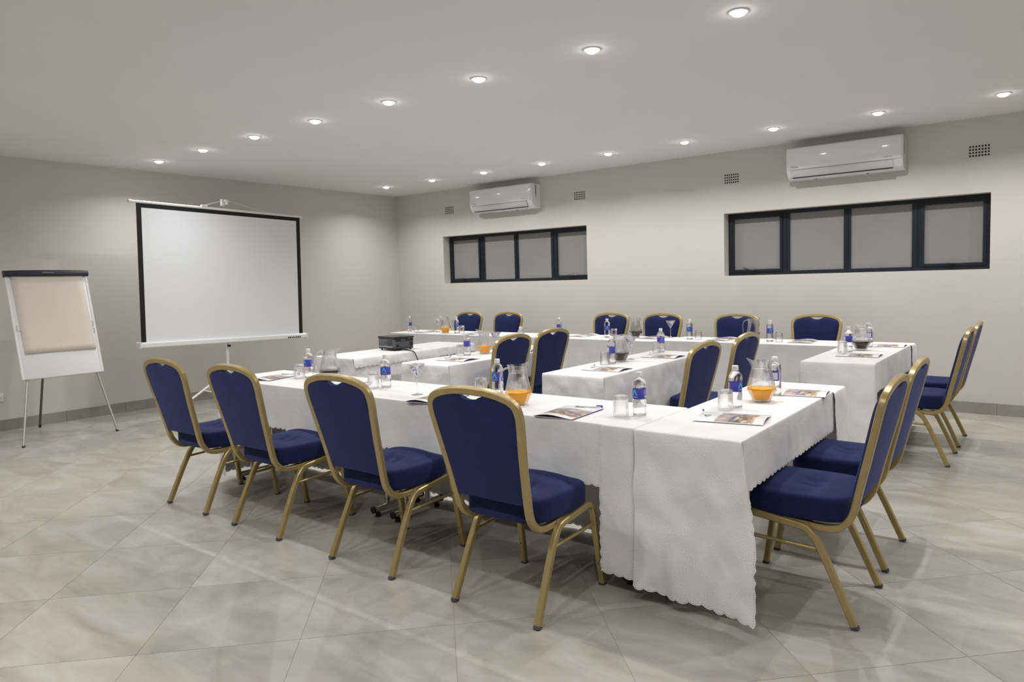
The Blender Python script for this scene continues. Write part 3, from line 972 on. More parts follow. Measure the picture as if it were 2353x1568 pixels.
    for sc, dp in levels:
        for p in outline:
            q = ncy + (p - ncy) * sc
            v.append((q.x, ycurve(q.y) + dp, q.y))
    for i in range(len(levels) - 1):
        for k in range(n):
            f.append((i*n + k, i*n + (k+1) % n, (i+1)*n + (k+1) % n, (i+1)*n + k))
    # end caps: fan on a centre line of points
    for base, rev in ((0, True), ((len(levels)-1)*n, False)):
        ci = len(v)
        sc, dp = levels[0] if rev else levels[-1]
        zc = [0.52, 0.62, 0.72, 0.82, 0.88]
        # simple centre fan (surface is nearly flat)
        v.append((0, ycurve(0.71) + dp, 0.71))
        for k in range(n):
            q = (base + k, base + (k+1) % n, ci)
            f.append(tuple(reversed(q)) if rev else q)
    bp = mesh_obj('back_panel', v, f, 'navy', t)
    smooth_by_angle(bp, 45)
    # piping line round the rear panel
    # seat cushion
    NS, NR = 56, 11
    def outl(a):
        c, s = math.cos(a), math.sin(a)
        e = 2 / 5.6
        x = math.copysign(abs(c) ** e, c); y = math.copysign(abs(s) ** e, s)
        hw = 0.2135 if y > 0 else 0.2135 - 0.018 * (-y) ** 2
        return x * hw, 0.2415 + y * 0.2035
    lev = [(0.86, 0.392), (0.962, 0.394), (0.993, 0.401), (1.0, 0.412), (1.0, 0.461), (0.995, 0.474), (0.978, 0.4845), (0.945, 0.4905)]
    v = []; f = []
    def crown(x, y):
        z = 0.0095 * (1 - (x / 0.21) ** 2) - 0.015 * math.exp(-((y - 0.19) / 0.10) ** 2) * math.exp(-(x / 0.15) ** 2) + 0.016 * max(0, 1 - ((y - 0.36) / 0.11) ** 2) * (1 - (x / 0.25) ** 2)
        for cx in (-0.036, 0.036):
            z -= 0.011 * math.exp(-((x - cx) / 0.010) ** 2 - ((y - 0.225) / 0.034) ** 2)
        z -= 0.004 * math.exp(-(x / 0.06) ** 2 - ((y - 0.225) / 0.05) ** 2)
        return z
    for sc, z in lev:
        for k in range(NS):
            x, y = outl(2*PI*k/NS)
            v.append((x * sc, 0.2415 + (y - 0.2415) * sc, z + (0.006 if z > 0.46 and y > 0.36 else 0.0) * 0))
    for q in range(1, NR):
        sc = 0.945 * (1 - q / NR)
        w = min(1, q / 3)
        for k in range(NS):
            x, y = outl(2*PI*k/NS)
            x, y = x * sc, 0.2415 + (y - 0.2415) * sc
            v.append((x, y, 0.4905 + 0.002 * w + crown(x, y) * w))
    rows = len(lev) + NR - 1
    for i in range(rows - 1):
        for k in range(NS):
            f.append((i*NS + k, i*NS + (k+1) % NS, (i+1)*NS + (k+1) % NS, (i+1)*NS + k))
    v.append((0, 0.2415, 0.4925 + crown(0, 0.2415)))
    for k in range(NS): f.append(((rows-1)*NS + k, (rows-1)*NS + (k+1) % NS, len(v) - 1))
    f.append(tuple(reversed(range(NS))))
    mesh_obj('seat', v, f, 'navy', t, True)
    return t
CH = [None]
def chair(x, y, rz, label, group):
    if CH[0] is None:
        CH[0] = chair_proto()
        CH[0].location = (x, y, 0); CH[0].rotation_euler = (0, 0, rz)
        CH[0]['label'] = label; CH[0]['group'] = group
    else:
        dup(CH[0], (x, y, 0), rz, label, group)
G = 'chairs along the front row of tables'
YF = -5.647
chair(6.726, YF, 0, 'frontmost blue and gold banquet chair, its whole back toward the camera', G)
chair(5.876, YF, 0, 'blue and gold banquet chair second from the right in the front row', G)
chair(4.968, YF, 0, 'blue and gold banquet chair third from the right in the front row', G)
chair(4.197, YF, 0, 'leftmost blue and gold banquet chair, in front of the projection screen', G)
G = 'chairs on the right side of the tables'
chair(7.974, -4.742, PI/2, 'nearest blue and gold banquet chair on the right, seen from its side', G)
chair(7.965, -4.107, PI/2, 'blue and gold banquet chair just behind the nearest right one, at the same table', G)
chair(7.978, -2.000, PI/2, 'nearer blue and gold banquet chair of the far right pair by the wall', G)
chair(7.978, -1.335, PI/2, 'rearmost blue and gold banquet chair on the far right by the wall', G)
G = 'chairs along the window wall'
for x, lab in ((1.975, 'leftmost blue banquet chair against the window wall'), (2.675, 'second blue banquet chair from the left against the window wall'),
               (4.265, 'third blue banquet chair from the left against the window wall, behind a water bottle'), (4.945, 'blue banquet chair against the window wall behind the martini glass'),
               (5.815, 'blue banquet chair against the window wall with a jug in front of its right edge'), (6.635, 'rightmost blue banquet chair against the window wall')):
    chair(x, -0.60, PI, lab, G)
G = 'chairs at the two inner tables'
chair(6.705, -3.630, PI/2, 'nearer of the two banquet chairs at the inner table with the dark jug', G)
chair(6.705, -2.900, PI/2, 'farther of the two banquet chairs at the inner table with the dark jug', G)
chair(5.075, -3.530, PI/2 + 0.05, 'nearer of the two banquet chairs at the inner table beside the projector', G)
chair(5.030, -2.930, PI/2, 'farther of the two banquet chairs at the inner table beside the projector', G)

# ================================================================== tables
def table(x0, x1, y0, y1, label, long_axis):
    t = thing('folding_table', label, 'table', ((x0+x1)/2, (y0+y1)/2, 0))
    hx, hy = (x1-x0)/2, (y1-y0)/2
    e = 0.006
    tp = MB(); tp.bbox(-hx + e, hx - e, -hy + e, hy - e, 0.712, 0.7385, 0.004); tp.obj('tabletop', 'wood', t)
    for sgn in (-1, 1):
        mb = MB()
        half = (hy if long_axis == 'x' else hx) - 0.075
        c = sgn * ((hx if long_axis == 'x' else hy) - 0.085)
        def P3(a, z): return (c, a, z) if long_axis == 'x' else (a, c, z)
        mb.tube([P3(-half, 0.045), P3(half, 0.045)], 0.0195, 14)
        for q in (-0.45, 0.45):
            mb.tube([P3(half*q, 0.045), P3(half*q, 0.712)], 0.0165, 12)
        o = smooth_by_angle(mb.obj('leg', 'chrome', t), 50)
        for q in (-1, 1):
            cp = MB(); cp.tube([P3(q*half, 0.045), P3(q*(half + 0.010), 0.045)], 0.0212, 14); cp.obj('end_cap', 'black', o)
            ft = MB(); p = P3(q*(half - 0.03), 0); ft.lathe([(0.012, 0.0), (0.016, 0.002), (0.016, 0.018), (0.008, 0.02), (0.008, 0.03)], 10, p[0], p[1], capb=True); ft.obj('levelling_foot', 'black', o)
    return t

def tablecloth(x0, x1, y0, y1, sides, label, seed=0):
    rnd = random.Random(seed)
    z0 = TOP
    V = []; F = []; UV = []; HM = []
    # top sheet
    nx, ny = max(2, int((x1-x0)/0.06)), max(2, int((y1-y0)/0.06))
    for j in range(ny+1):
        for i in range(nx+1):
            x, y = x0 + (x1-x0)*i/nx, y0 + (y1-y0)*j/ny
            edge = min(i, j, nx-i, ny-j)
            dz = 0.0 if edge == 0 else 0.0012 * noise.noise(Vector((x*4, y*4, seed)))
            V.append((x, y, z0 + dz)); UV.append((x, y)); HM.append((0, 1))
    for j in range(ny):
        for i in range(nx):
            a = j*(nx+1) + i
            F.append((a, a+1, a+nx+2, a+nx+1))
    geo = {'S': (Vector((x0,y0)), Vector((1,0)), Vector((0,-1)), x1-x0), 'E': (Vector((x1,y0)), Vector((0,1)), Vector((1,0)), y1-y0),
           'N': (Vector((x1,y1)), Vector((-1,0)), Vector((0,1)), x1-x0), 'W': (Vector((x0,y1)), Vector((0,-1)), Vector((-1,0)), y1-y0)}
    PP = 0.050
    for sd, o in sides.items():
        c0, d, out, L = geo[sd[0]]
        drop = o['drop']; wl, wr = o.get('wl', 0.0), o.get('wr', 0.0)
        base = o.get('off', 0.005); amp = o.get('amp', 0.010); flare = o.get('flare', 0.0)
        vl, vr = o.get('vl', wl > 0), o.get('vr', wr > 0)
        slope = o.get('slope', 0.0); straight = o.get('straight', False)
        s0, s1 = o.get('range', (-wl, L + wr))
        ns = max(4, int((s1 - s0) / 0.0060))
        ts = [0, 0.003, 0.007, 0.013]
        k = 0.03
        while k < drop - 0.03:
            ts.append(k); k += 0.022
        ts += [drop - 0.024, drop - 0.015, drop - 0.0075, drop]
        ph = [rnd.uniform(0, 6.28) for _ in range(4)]
        l1, l2 = rnd.uniform(0.24, 0.34), rnd.uniform(0.12, 0.17)
        base_i = len(V)
        for i in range(ns + 1):
            s = s0 + (s1 - s0) * i / ns
            hs = 0.012 * (abs(math.sin(PI * s / PP)) ** 0.55) - 0.012
            Tend = drop + hs + slope * (s - L/2)
            for tt in ts:
                t = tt / drop * Tend if tt > 0.02 else tt
                ss = s
                # scalloped free vertical edges
                vs = 0.012 * (abs(math.sin(PI * t / PP)) ** 0.55)
                if vl: ss -= vs * max(0, 1 - (s - s0) / 0.05)
                if vr: ss += vs * max(0, 1 - (s1 - s) / 0.05)
                # base point and outward normal, turning round the corners
                if straight and ss > L:
                    ss = L + (ss - L) * min(1.0, t / 0.40)
                    p = c0 + d * ss; nn = out
                elif ss < 0: p = c0 - out * (-ss); nn = -d
                elif ss > L: p = c0 + d * L - out * (ss - L); nn = d
                else: p = c0 + d * ss; nn = out
                bl = 0.022
                for cs, other in ((0.0, -d), (L, d)):
                    if (cs == 0.0 and wl > 0) or (cs == L and wr > 0 and not straight):
                        q = abs(ss - cs)
                        if q < bl: nn = (nn * (0.5 + 0.5*q/bl) + (other if nn == out else out) * (0.5 - 0.5*q/bl)).normalized()
                q = t / 0.7
                wave = amp * (q * (1.0 + math.sin(2*PI*s/l1 + ph[0]) * 0.7 + 0.4*math.sin(2*PI*s/l2 + ph[1] + 2*q)) + min(1, t / 0.06) * (0.45 + 0.9 * noise.noise(Vector((s*5 + t*2, t*5 - s, seed + ord(sd[0]) + 7 * len(sd)))) + 0.45 * noise.noise(Vector((s*12 - t*5, t*9 + s*4, seed + 9)))))
                fl = 0.0
                if flare:
                    if vr: fl += flare * q * max(0, 1 - (s1 - s) / 0.22) ** 2
                    if vl: fl += flare * q * max(0, 1 - (s - s0) / 0.22) ** 2
                off = base * (1 - math.exp(-t / 0.005)) + wave + fl
                if o.get('inward'): off -= o['inward'] * q
                z = z0 - t + 0.004 * (1 - math.exp(-t / 0.005))
                V.append((p.x + nn.x*off, p.y + nn.y*off, max(z, 0.006)))
                if sd[0] == 'S': UV.append((x0 + s, y0 - t))
                elif sd[0] == 'N': UV.append((x1 - s, y1 + t))
                elif sd[0] == 'E': UV.append((x1 + t, y0 + s))
                else: UV.append((x0 - t, y1 - s))
                db = Tend - t
                dl = (s - s0) if vl else 9; dr = (s1 - s) if vr else 9
                if db <= min(dl, dr): HM.append((s, db))
                else: HM.append((t, min(dl, dr)))
        nt_ = len(ts)
        for i in range(ns):
            for j in range(nt_ - 1):
                a = base_i + i*nt_ + j
                F.append((a, a+1, a+nt_+1, a+nt_))
    o = mesh_obj('tablecloth', V, F, 'cloth', None, True, {'cloth': UV, 'hem': HM})
    tag(o, label, 'tablecloth', 'white damask tablecloths')
    return o

LG = 0.72
T = [
 (3.80, 5.43, -5.185, -4.655, 'x', 'folding table at the left half of the front row, under a white cloth',
  {'S': dict(drop=0.285, vr=True, amp=0.006, off=0.002), 'N': dict(drop=0.728), 'W': dict(drop=0.69, wr=0.05)}, 'white damask cloth on the left half of the front row, nearest the screen'),
 (5.43, 7.136, -5.185, -4.655, 'x', 'folding table at the right half of the front row, under a white cloth',
  {'S': dict(drop=0.285, vl=True, amp=0.005, off=0.004), 'N': dict(drop=0.728), 'E': dict(drop=0.668, wl=0.155, off=0.0105, amp=0.004)}, 'white damask cloth on the right half of the front row, folded round its corner'),
 (7.156, 7.617, -5.195, -3.640, 'y', 'folding table at the near right under a white cloth hanging to the floor',
  {'S': dict(drop=0.688, wr=0.06, straight=True, amp=0.021, off=0.013, slope=0.04), 'E': dict(drop=0.215, amp=0.005, off=0.003, wl=0.035, vl=False), 'W': dict(drop=0.0301 + 0.2, amp=0.0, off=0.001), 'N': dict(drop=0.70, wl=0.24, flare=0.02, off=0.012)}, 'white damask cloth of the near right table, its scalloped end hanging toward the camera'),
 (5.745, 6.235, -3.930, -2.285, 'y', 'inner folding table carrying the dark jug and martini glass, under a white cloth',
  {'S': dict(drop=0.70, wr=0.045, straight=True, off=0.011), 'E': dict(drop=0.60, amp=0.010, off=0.003, wl=0.035, vl=False), 'W': dict(drop=0.70), 'N': dict(drop=0.70)}, 'white cloth of the inner table with the dark jug'),
 (4.308, 4.830, -3.900, -2.290, 'y', 'inner folding table next to the projector table, under a white cloth',
  {'S': dict(drop=0.70, wr=0.06, straight=True, off=0.011), 'E': dict(drop=0.215, amp=0.005, off=0.003, wl=0.035, vl=False), 'W': dict(drop=0.70), 'N': dict(drop=0.70)}, 'white cloth of the inner table beside the projector table'),
 (3.145, 3.670, -3.895, -2.330, 'y', 'folding table carrying the projector, under a short white cloth',
  {'S': dict(drop=0.62, wr=0.16, straight=True, off=0.004, amp=0.006), 'E2': dict(drop=0.20, amp=0.006, off=0.004, range=(-0.004, 0.62), vr=True), 'E': dict(drop=0.088, amp=0.02, off=0.012), 'W': dict(drop=0.105), 'N': dict(drop=0.22)}, 'short scalloped white cloth on the projector table'),
 (7.080, 7.565, -2.570, -0.905, 'y', 'folding table at the far right under a long white cloth',
  {'S': dict(drop=LG, amp=0.007, wr=0.02, wl=0.02, vl=False, vr=False, off=0.011), 'E': dict(drop=0.215, amp=0.005, off=0.003, wl=0.015, vl=False), 'W': dict(drop=0.70), 'N': dict(drop=0.70, wl=0.2, flare=0.02, off=0.012)}, 'white cloth of the far right table with the dark jug and two bottles'),
 (1.480, 3.440, -1.520, -1.000, 'x', 'folding table at the left end of the window wall row',
  {'S': dict(drop=LG, amp=0.005), 'N': dict(drop=0.228), 'W': dict(drop=0.70)}, 'white cloth at the left end of the window wall row'),
 (3.440, 5.400, -1.525, -1.000, 'x', 'middle folding table of the window wall row',
  {'S': dict(drop=LG, amp=0.005), 'N': dict(drop=0.228), 'E': dict(drop=0.60, off=0.001, amp=0.001)}, 'white cloth in the middle of the window wall row'),
 (5.405, 7.072, -1.395, -0.905, 'x', 'folding table at the right end of the window wall row',
  {'S': dict(drop=LG, amp=0.005), 'N': dict(drop=0.228)}, 'white cloth at the right end of the window wall row'),
]
for k, (x0, x1, y0, y1, ax, lab, sides, clab) in enumerate(T):
    table(x0, x1, y0, y1, lab, ax)
    tablecloth(x0, x1, y0, y1, sides, clab, k + 3)

# ================================================================== tableware
ZT = TOP + 0.0022
def bottle_proto():
    t = thing('water_bottle', 'x', 'bottle')
    prof = [(0.0005, 0.006), (0.018, 0.004), (0.026, 0.0), (0.0305, 0.003), (0.032, 0.012), (0.0318, 0.022), (0.0305, 0.026), (0.032, 0.031), (0.0305, 0.036), (0.032, 0.041),
            (0.0318, 0.070), (0.0308, 0.078), (0.0305, 0.082), (0.0305, 0.122), (0.0308, 0.127), (0.0325, 0.133), (0.0328, 0.143), (0.031, 0.154), (0.026, 0.166), (0.019, 0.174), (0.0145, 0.1785), (0.0135, 0.182), (0.0133, 0.186)]
    def mod(r, z, a):
        if z < 0.02 and r > 0.015: return r, z + 0.004 * max(0, math.sin(5 * a)) * (1 if z < 0.004 else 0.4)
        return r, z
    mb = MB(); mb.lathe(prof, 30, mod=mod, capb=True, capt=True); mb.obj('bottle_body', 'bottle', t, True)
    cp = MB(); cp.lathe([(0.0135, 0.1805), (0.0152, 0.181), (0.0155, 0.184), (0.015, 0.186), (0.015, 0.2), (0.0135, 0.2025), (0.0005, 0.2028)], 24, mod=lambda r, z, a: (r * (1 + 0.025 * (math.sin(24 * a) > 0) * (0.185 < z < 0.2)), z))
    cp.obj('screw_cap', 'white', t, True)
    v = []; f = []; uv = []
    n = 40
    for k in range(n + 1):
        a = 2*PI*k/n
        for z in (0.0795, 0.1265):
            v.append((0.0314*math.cos(a), 0.0314*math.sin(a), z)); uv.append((k/n, (z - 0.0795)/0.047))
    for k in range(n): f.append((2*k, 2*k+2, 2*k+3, 2*k+1))
    mesh_obj('paper_label', v, f, 'label', t, True, {'print': uv})
    return t
def tumbler_proto():
    t = thing('tumbler_glass', 'x', 'glass')
    prof = [(0.0345, 0.0), (0.0358, 0.001), (0.0352, 0.05), (0.0345, 0.090), (0.0335, 0.0935), (0.030, 0.095), (0.0005, 0.094), (0.0005, 0.084), (0.027, 0.083), (0.0318, 0.079), (0.0328, 0.05), (0.0338, 0.001), (0.0345, 0.0)]
    mb = MB(); mb.lathe(prof, 32); smooth_by_angle(mb.obj('tumbler_body', 'glass', t), 28)
    return t
def oct_r(a, k):
    s = PI / 4
    q = ((a + s/2) % s) - s/2
    return 1 + k * (math.cos(s/2) / math.cos(q) - 1) * 1.0
def jug_proto(fill):
    t = thing('juice_jug', 'x', 'jug')
    def mod(r, z, a):
        k = 1.0 if z < 0.135 else max(0, 1 - (z - 0.135) / 0.03)
        rr = r * oct_r(a, k)
        if z > 0.172:
            q = (z - 0.172) / 0.035
            d = math.atan2(math.sin(a - PI), math.cos(a - PI))
            sp = math.exp(-(d / 0.42) ** 2)
            rr += 0.024 * q * sp
            z = z + 0.016 * q * sp - 0.004 * q * math.exp(-((abs(d) - 1.3) / 0.6) ** 2)
        return rr, z
    outer = [(0.0005, 0.003), (0.036, 0.002), (0.042, 0.0), (0.0445, 0.004), (0.057, 0.029), (0.0705, 0.056), (0.071, 0.062), (0.067, 0.078), (0.059, 0.112), (0.0505, 0.148), (0.0475, 0.163), (0.0495, 0.167), (0.0475, 0.171), (0.0485, 0.182), (0.052, 0.196), (0.0545, 0.205)]
    inner = [(0.0525, 0.2055), (0.050, 0.196), (0.0465, 0.182), (0.0455, 0.171), (0.0455, 0.163), (0.0485, 0.148), (0.057, 0.112), (0.065, 0.078), (0.0685, 0.062), (0.0680, 0.057), (0.0545, 0.031), (0.043, 0.010), (0.0005, 0.009)]
    mb = MB(); mb.lathe(outer + inner, 48, mod=mod)
    smooth_by_angle(mb.obj('jug_body', 'jugglass', t), 25)
    hd = MB(); hd.tube(spline([(0.046, 0, 0.188), (0.066, 0, 0.190), (0.086, 0, 0.176), (0.0945, 0, 0.145), (0.094, 0, 0.100), (0.090, 0, 0.070)], 5), 0.0058, sect=[(math.cos(2*PI*k/10)*0.85, math.sin(2*PI*k/10)*1.35) for k in range(10)], up=(0, 0, 1))
    hd.obj('handle', 'glass', t, True)
    zf = 0.0675
    jc = MB(); jc.lathe([(0.0005, 0.0095), (0.0425, 0.0105), (0.0540, 0.031), (0.0675, 0.057), (0.068, 0.062), (0.0668, zf), (0.0005, zf + 0.0002)], 48, mod=lambda r, z, a: (r * oct_r(a, 1.0) * 0.997, z))
    smooth_by_angle(jc.obj('juice', fill, t), 25)
    return t
def martini_proto():
    t = thing('martini_glass', 'x', 'glass')
    prof = [(0.0005, 0.0), (0.033, 0.0), (0.034, 0.0012), (0.02, 0.0035), (0.006, 0.008), (0.0036, 0.02), (0.0034, 0.085), (0.005, 0.098), (0.009, 0.104), (0.0505, 0.176), (0.0515, 0.1772), (0.0500, 0.1768), (0.0085, 0.1065), (0.0005, 0.1045)]
    mb = MB(); mb.lathe(prof, 36); smooth_by_angle(mb.obj('glass_body', 'glass', t), 35)
    return t
BOT = [None]; TUM = [None]; JUG = {'orange': None, 'berry': None}; MAR = [None]
def place(store, key, make, x, y, rz, label, group):
    if store[key] is None:
        store[key] = make()
        r = store[key]
        r.location = (x, y, ZT); r.rotation_euler = (0, 0, rz); r['label'] = label; r['group'] = group
        return r
    return dup(store[key], (x, y, ZT), rz, label, group)
def face(x, y, off=0.0):
    """rotation that turns local -x..+y style marks: angle from the item toward the camera"""
    return math.atan2(CAM_POS.y - y, CAM_POS.x - x) + off
def bottle(x, y, off, label): place(BOT, 0, bottle_proto, x, y, face(x, y) - PI/2 + off, label, 'water bottles with blue labels')
def tumbler(x, y, label): place(TUM, 0, tumbler_proto, x, y, 0.3, label, 'upturned tumbler glasses')
def jug(x, y, fill, rz, label): place(JUG, fill, lambda: jug_proto(fill), x, y, rz, label, 'glass jugs of juice')

def sweet_meshes():
    out = []
    for mt in ('sweetblue', 'sweetwhite'):
        mb = MB()
        mb.tube([(-0.0125, 0, 0), (-0.008, 0, 0), (-0.005, 0, 0), (0, 0, 0), (0.005, 0, 0), (0.008, 0, 0), (0.0125, 0, 0)], [0.0045, 0.0012, 0.0045, 0.0058, 0.0045, 0.0012, 0.0045], 7)
        o = mb.obj('wrapped_sweet', mt, None, True); out.append(o)
    return out
SW = sweet_meshes(); SW_used = [False, False]
def martini(x, y, label, where, seed):
    place(MAR, 0, martini_proto, x, y, 0, label, 'martini glasses of sweets')
    rnd = random.Random(seed)
    spots = [(0, 0, 0.122), (0.016, 0.006, 0.142), (-0.014, 0.010, 0.143), (0.0, -0.018, 0.144), (0.024, -0.012, 0.158), (-0.024, -0.008, 0.159), (0.006, 0.026, 0.160), (-0.002, 0.002, 0.157)]
    for i, (a, c, z) in enumerate(spots):
        kx = 0 if i % 3 != 1 else 1
        if not SW_used[kx]: o = SW[kx]; SW_used[kx] = True
        else:
            o = SW[kx].copy(); COL.objects.link(o)
        o.location = (x + a, y + c, ZT + z)
        o.rotation_euler = (rnd.uniform(-0.5, 0.5), rnd.uniform(-0.5, 0.5) + (1.4 if i == 0 else 0), rnd.uniform(0, 6.28))
        tag(o, ('blue' if kx == 0 else 'pale') + ' wrapped sweet in the martini glass ' + where, 'sweet', 'wrapped sweets ' + where)

# ---- brochure with a pen on it
def brochure_proto():
    t = thing('brochure', 'x', 'brochure')
    w, hgt = 0.21, 0.297
    nx, ny = 12, 10
    def sheet(z_fn, mat, name, uv=False, flip=False):
        v = []; f = []; u = []
        for j in range(ny+1):
            for i in range(nx+1):
                a, c = i/nx, j/ny
                v.append(((a-.5)*w, (c-.5)*hgt, z_fn(a, c))); u.append((a, c))
        for j in range(ny):
            for i in range(nx):
                k = j*(nx+1)+i
                f.append((k, k+1, k+nx+2, k+nx+1))
        return mesh_obj(name, v, f, mat, t, True, {'print': u})
    # arched cover: spine along the right edge, left half lifted most at the foot
    arch = lambda a, c: 0.0026 + 0.017 * math.sin(PI * min(1, a * 1.02)) ** 1.0 * (1 - a) ** 0.6 * (0.35 + 0.65 * (1 - c))
    sheet(arch, 'cover', 'front_cover')
    sheet(lambda a, c: 0.0022 + 0.55 * (arch(a, c) - 0.0026), 'violet', 'inner_page')
    mb = MB(); mb.box(-w/2 + 0.001, w/2, -hgt/2, hgt/2, 0.0002, 0.0018); mb.obj('page_block', 'paper', t)
    mb = MB(); mb.box(w/2 - 0.001, w/2 + 0.0012, -hgt/2, hgt/2, 0.0, 0.0032); mb.obj('spine', 'violet', t)
    return t
BRO = [None]; PEN = [None]
def pen_proto():
    t = thing('pen', 'x', 'pen')
    mb = MB(); mb.tube([(-0.062, 0, 0.0048), (0.045, 0, 0.0048)], 0.0045, 10); mb.obj('barrel', 'penwhite', t, True)
    mb = MB(); mb.tube([(0.045, 0, 0.0048), (0.058, 0, 0.0048), (0.066, 0, 0.0048)], [0.0045, 0.0035, 0.0008], 10); mb.obj('tip', 'chrome', t, True)
    mb = MB(); mb.tube([(-0.062, 0, 0.0048), (-0.072, 0, 0.0048)], 0.0036, 10); mb.bbox(-0.070, -0.040, -0.0032, 0.0032, 0.0092, 0.0125, 0.001, 1); mb.obj('clip', 'penblue', t)
    return t
def brochure(x, y, rz, label, plabel, pen=True):
    place(BRO, 0, brochure_proto, x, y, rz, label, 'brochures laid at the seats')
    if pen:
        # lies across the head of the page, toward its right corner
        lx, ly = 0.033, 0.131
        c, s = math.cos(rz), math.sin(rz)
        p = place(PEN, 0, pen_proto, x + lx*c - ly*s, y + lx*s + ly*c, rz + math.radians(200), plabel, 'pens laid at the seats')
        p.location.z = ZT + 0.0045
R90 = PI / 2
# --- front row
brochure(4.150, -4.965, 0.25, 'brochure at the left end of the front row behind the leftmost chair', 'blue-clipped pen on the brochure at the left end of the front row')
tumbler(4.330, -4.880, 'upturned tumbler beside the bottle at the left end of the front row')
bottle(4.400, -4.850, -0.9, 'water bottle at the left end of the front row')
jug(4.650, -4.860, 'berry', math.radians(215), 'glass jug of red juice on the front row, half hidden behind the third chair')
brochure(4.975, -5.010, 0.15, 'brochure on the front row hidden behind the second chair from the right', 'blue-clipped pen beside the tumbler in the middle of the front row')
tumbler(5.185, -4.940, 'upturned tumbler in the middle of the front row beside the martini glass')
bottle(5.255, -4.900, -0.35, 'water bottle in the middle of the front row, left of the martini glass')
martini(5.644, -5.010, 'martini glass of blue sweets on the front row', 'on the front row', 1)
brochure(5.850, -5.055, 0.12, 'brochure with a lifted corner right of the martini glass on the front row', 'blue-clipped pen on the brochure right of the front martini glass')
tumbler(5.985, -4.845, 'upturned tumbler behind the front chair, left of the orange jug')
bottle(6.070, -4.800, -0.55, 'water bottle left of the orange jug on the front row')
jug(6.363, -4.985, 'orange', math.radians(238), 'glass jug of orange juice on the front row behind the nearest chair')
brochure(6.715, -5.045, 0.06, 'brochure with an interior photo on the front row, right of the orange jug', 'blue-clipped pen on the brochure right of the orange jug')
tumbler(6.970, -4.995, 'upturned tumbler at the right end of the front row')
bottle(7.040, -4.945, -0.75, 'water bottle at the right end of the front row, closest to the camera')
# --- near right table
brochure(7.430, -4.815, R90 + 0.16, 'nearer brochure on the near right table', 'blue-clipped pen on the nearer brochure of the near right table')
tumbler(7.323, -4.625, 'upturned tumbler on the near right table')
bottle(7.344, -4.552, 0.85, 'water bottle standing behind the tumbler on the near right table')
jug(7.392, -4.325, 'orange', math.radians(42), 'glass jug of orange juice on the near right table')
bottle(7.392, -4.120, 2.4, 'water bottle standing behind the orange jug on the near right table')
brochure(7.475, -4.005, R90 + 0.14, 'farther brochure on the near right table', '', False)
# --- inner table with the dark jug
brochure(6.050, -3.590, R90 + 0.04, 'nearer brochure on the inner table with the dark jug', 'blue-clipped pen on the nearer brochure beside the dark jug')
tumbler(5.895, -3.360, 'upturned tumbler in front of the dark jug on the inner table')
bottle(5.912, -3.290, 1.3, 'water bottle standing close to the dark jug on the inner table')
jug(5.900, -3.145, 'berry', math.radians(38), 'glass jug of dark juice on the inner table')
martini(5.905, -2.990, 'martini glass of sweets behind the dark jug on the inner table', 'on the inner table with the dark jug', 2)
brochure(6.045, -2.720, R90 + 0.04, 'farther brochure on the inner table with the dark jug', 'blue-clipped pen on the farther brochure beside the dark jug')
tumbler(5.872, -2.490, 'upturned tumbler at the far end of the inner table with the dark jug')
bottle(5.886, -2.435, 0.35, 'water bottle at the far end of the inner table with the dark jug')
# --- inner table beside the projector
brochure(4.610, -3.575, R90 + 0.05, 'nearer brochure on the inner table beside the projector', 'blue-clipped pen on the nearer brochure beside the projector table')
tumbler(4.420, -3.330, 'upturned tumbler on the inner table beside the projector')
bottle(4.460, -3.290, 0.9, 'water bottle behind the tumbler on the inner table beside the projector')
jug(4.505, -3.110, 'orange', math.radians(38), 'glass jug of orange juice on the inner table beside the projector')
martini(4.500, -2.950, 'martini glass of sweets half hidden behind an inner chair back', 'on the inner table beside the projector', 3)
brochure(4.650, -2.740, R90 + 0.02, 'farther brochure on the inner table beside the projector, between two chair backs', '', False)
bottle(4.500, -2.580, 0.4, 'water bottle showing above an inner chair back beside the projector table')
# --- far right table
tumbler(7.214, -1.940, 'upturned tumbler on the far right table')
bottle(7.240, -1.860, 1.2, 'nearer water bottle on the far right table')
brochure(7.370, -2.095, R90 + 0.03, 'nearer brochure on the far right table', 'blue-clipped pen on the nearer brochure of the far right table')
jug(7.292, -1.655, 'berry', math.radians(38), 'glass jug of dark juice on the far right table')
bottle(7.300, -1.420, 2.6, 'water bottle behind the dark jug on the far right table')
brochure(7.405, -1.270, R90 + 0.03, 'farther brochure on the far right table', '', False)
# --- window wall row
bottle(1.636, -1.324, 1.6, 'leftmost water bottle on the window wall row')
tumbler(1.715, -1.285, 'leftmost upturned tumbler on the window wall row')
brochure(1.930, -1.290, PI - 0.1, 'leftmost brochure on the window wall row', '', False)
martini(2.102, -1.263, 'martini glass at the left end of the window wall row', 'at the left end of the window wall row', 4)
jug(2.330, -1.360, 'orange', math.radians(35), 'glass jug of orange juice at the left end of the window wall row')
bottle(2.505, -1.345, 0.3, 'water bottle right of the orange jug on the window wall row')
tumbler(2.585, -1.335, 'upturned tumbler right of the orange jug on the window wall row')
brochure(2.800, -1.310, PI + 0.05, 'brochure in front of the leftmost wall chair', '', False)
bottle(3.964, -1.180, 0.8, 'water bottle on the window wall row rising behind an inner chair back')
brochure(4.294, -1.165, PI - 0.08, 'brochure left of the third chair on the window wall row', '', False)
bottle(4.675, -1.295, 0.05, 'water bottle in front of the third chair on the window wall row')
tumbler(4.752, -1.285, 'upturned tumbler in front of the third chair on the window wall row')
jug(4.975, -1.210, 'berry', math.radians(10), 'glass jug of dark juice between two chairs on the window wall row')
brochure(5.165, -1.170, PI + 0.06, 'brochure right of the dark jug on the window wall row', '', False)
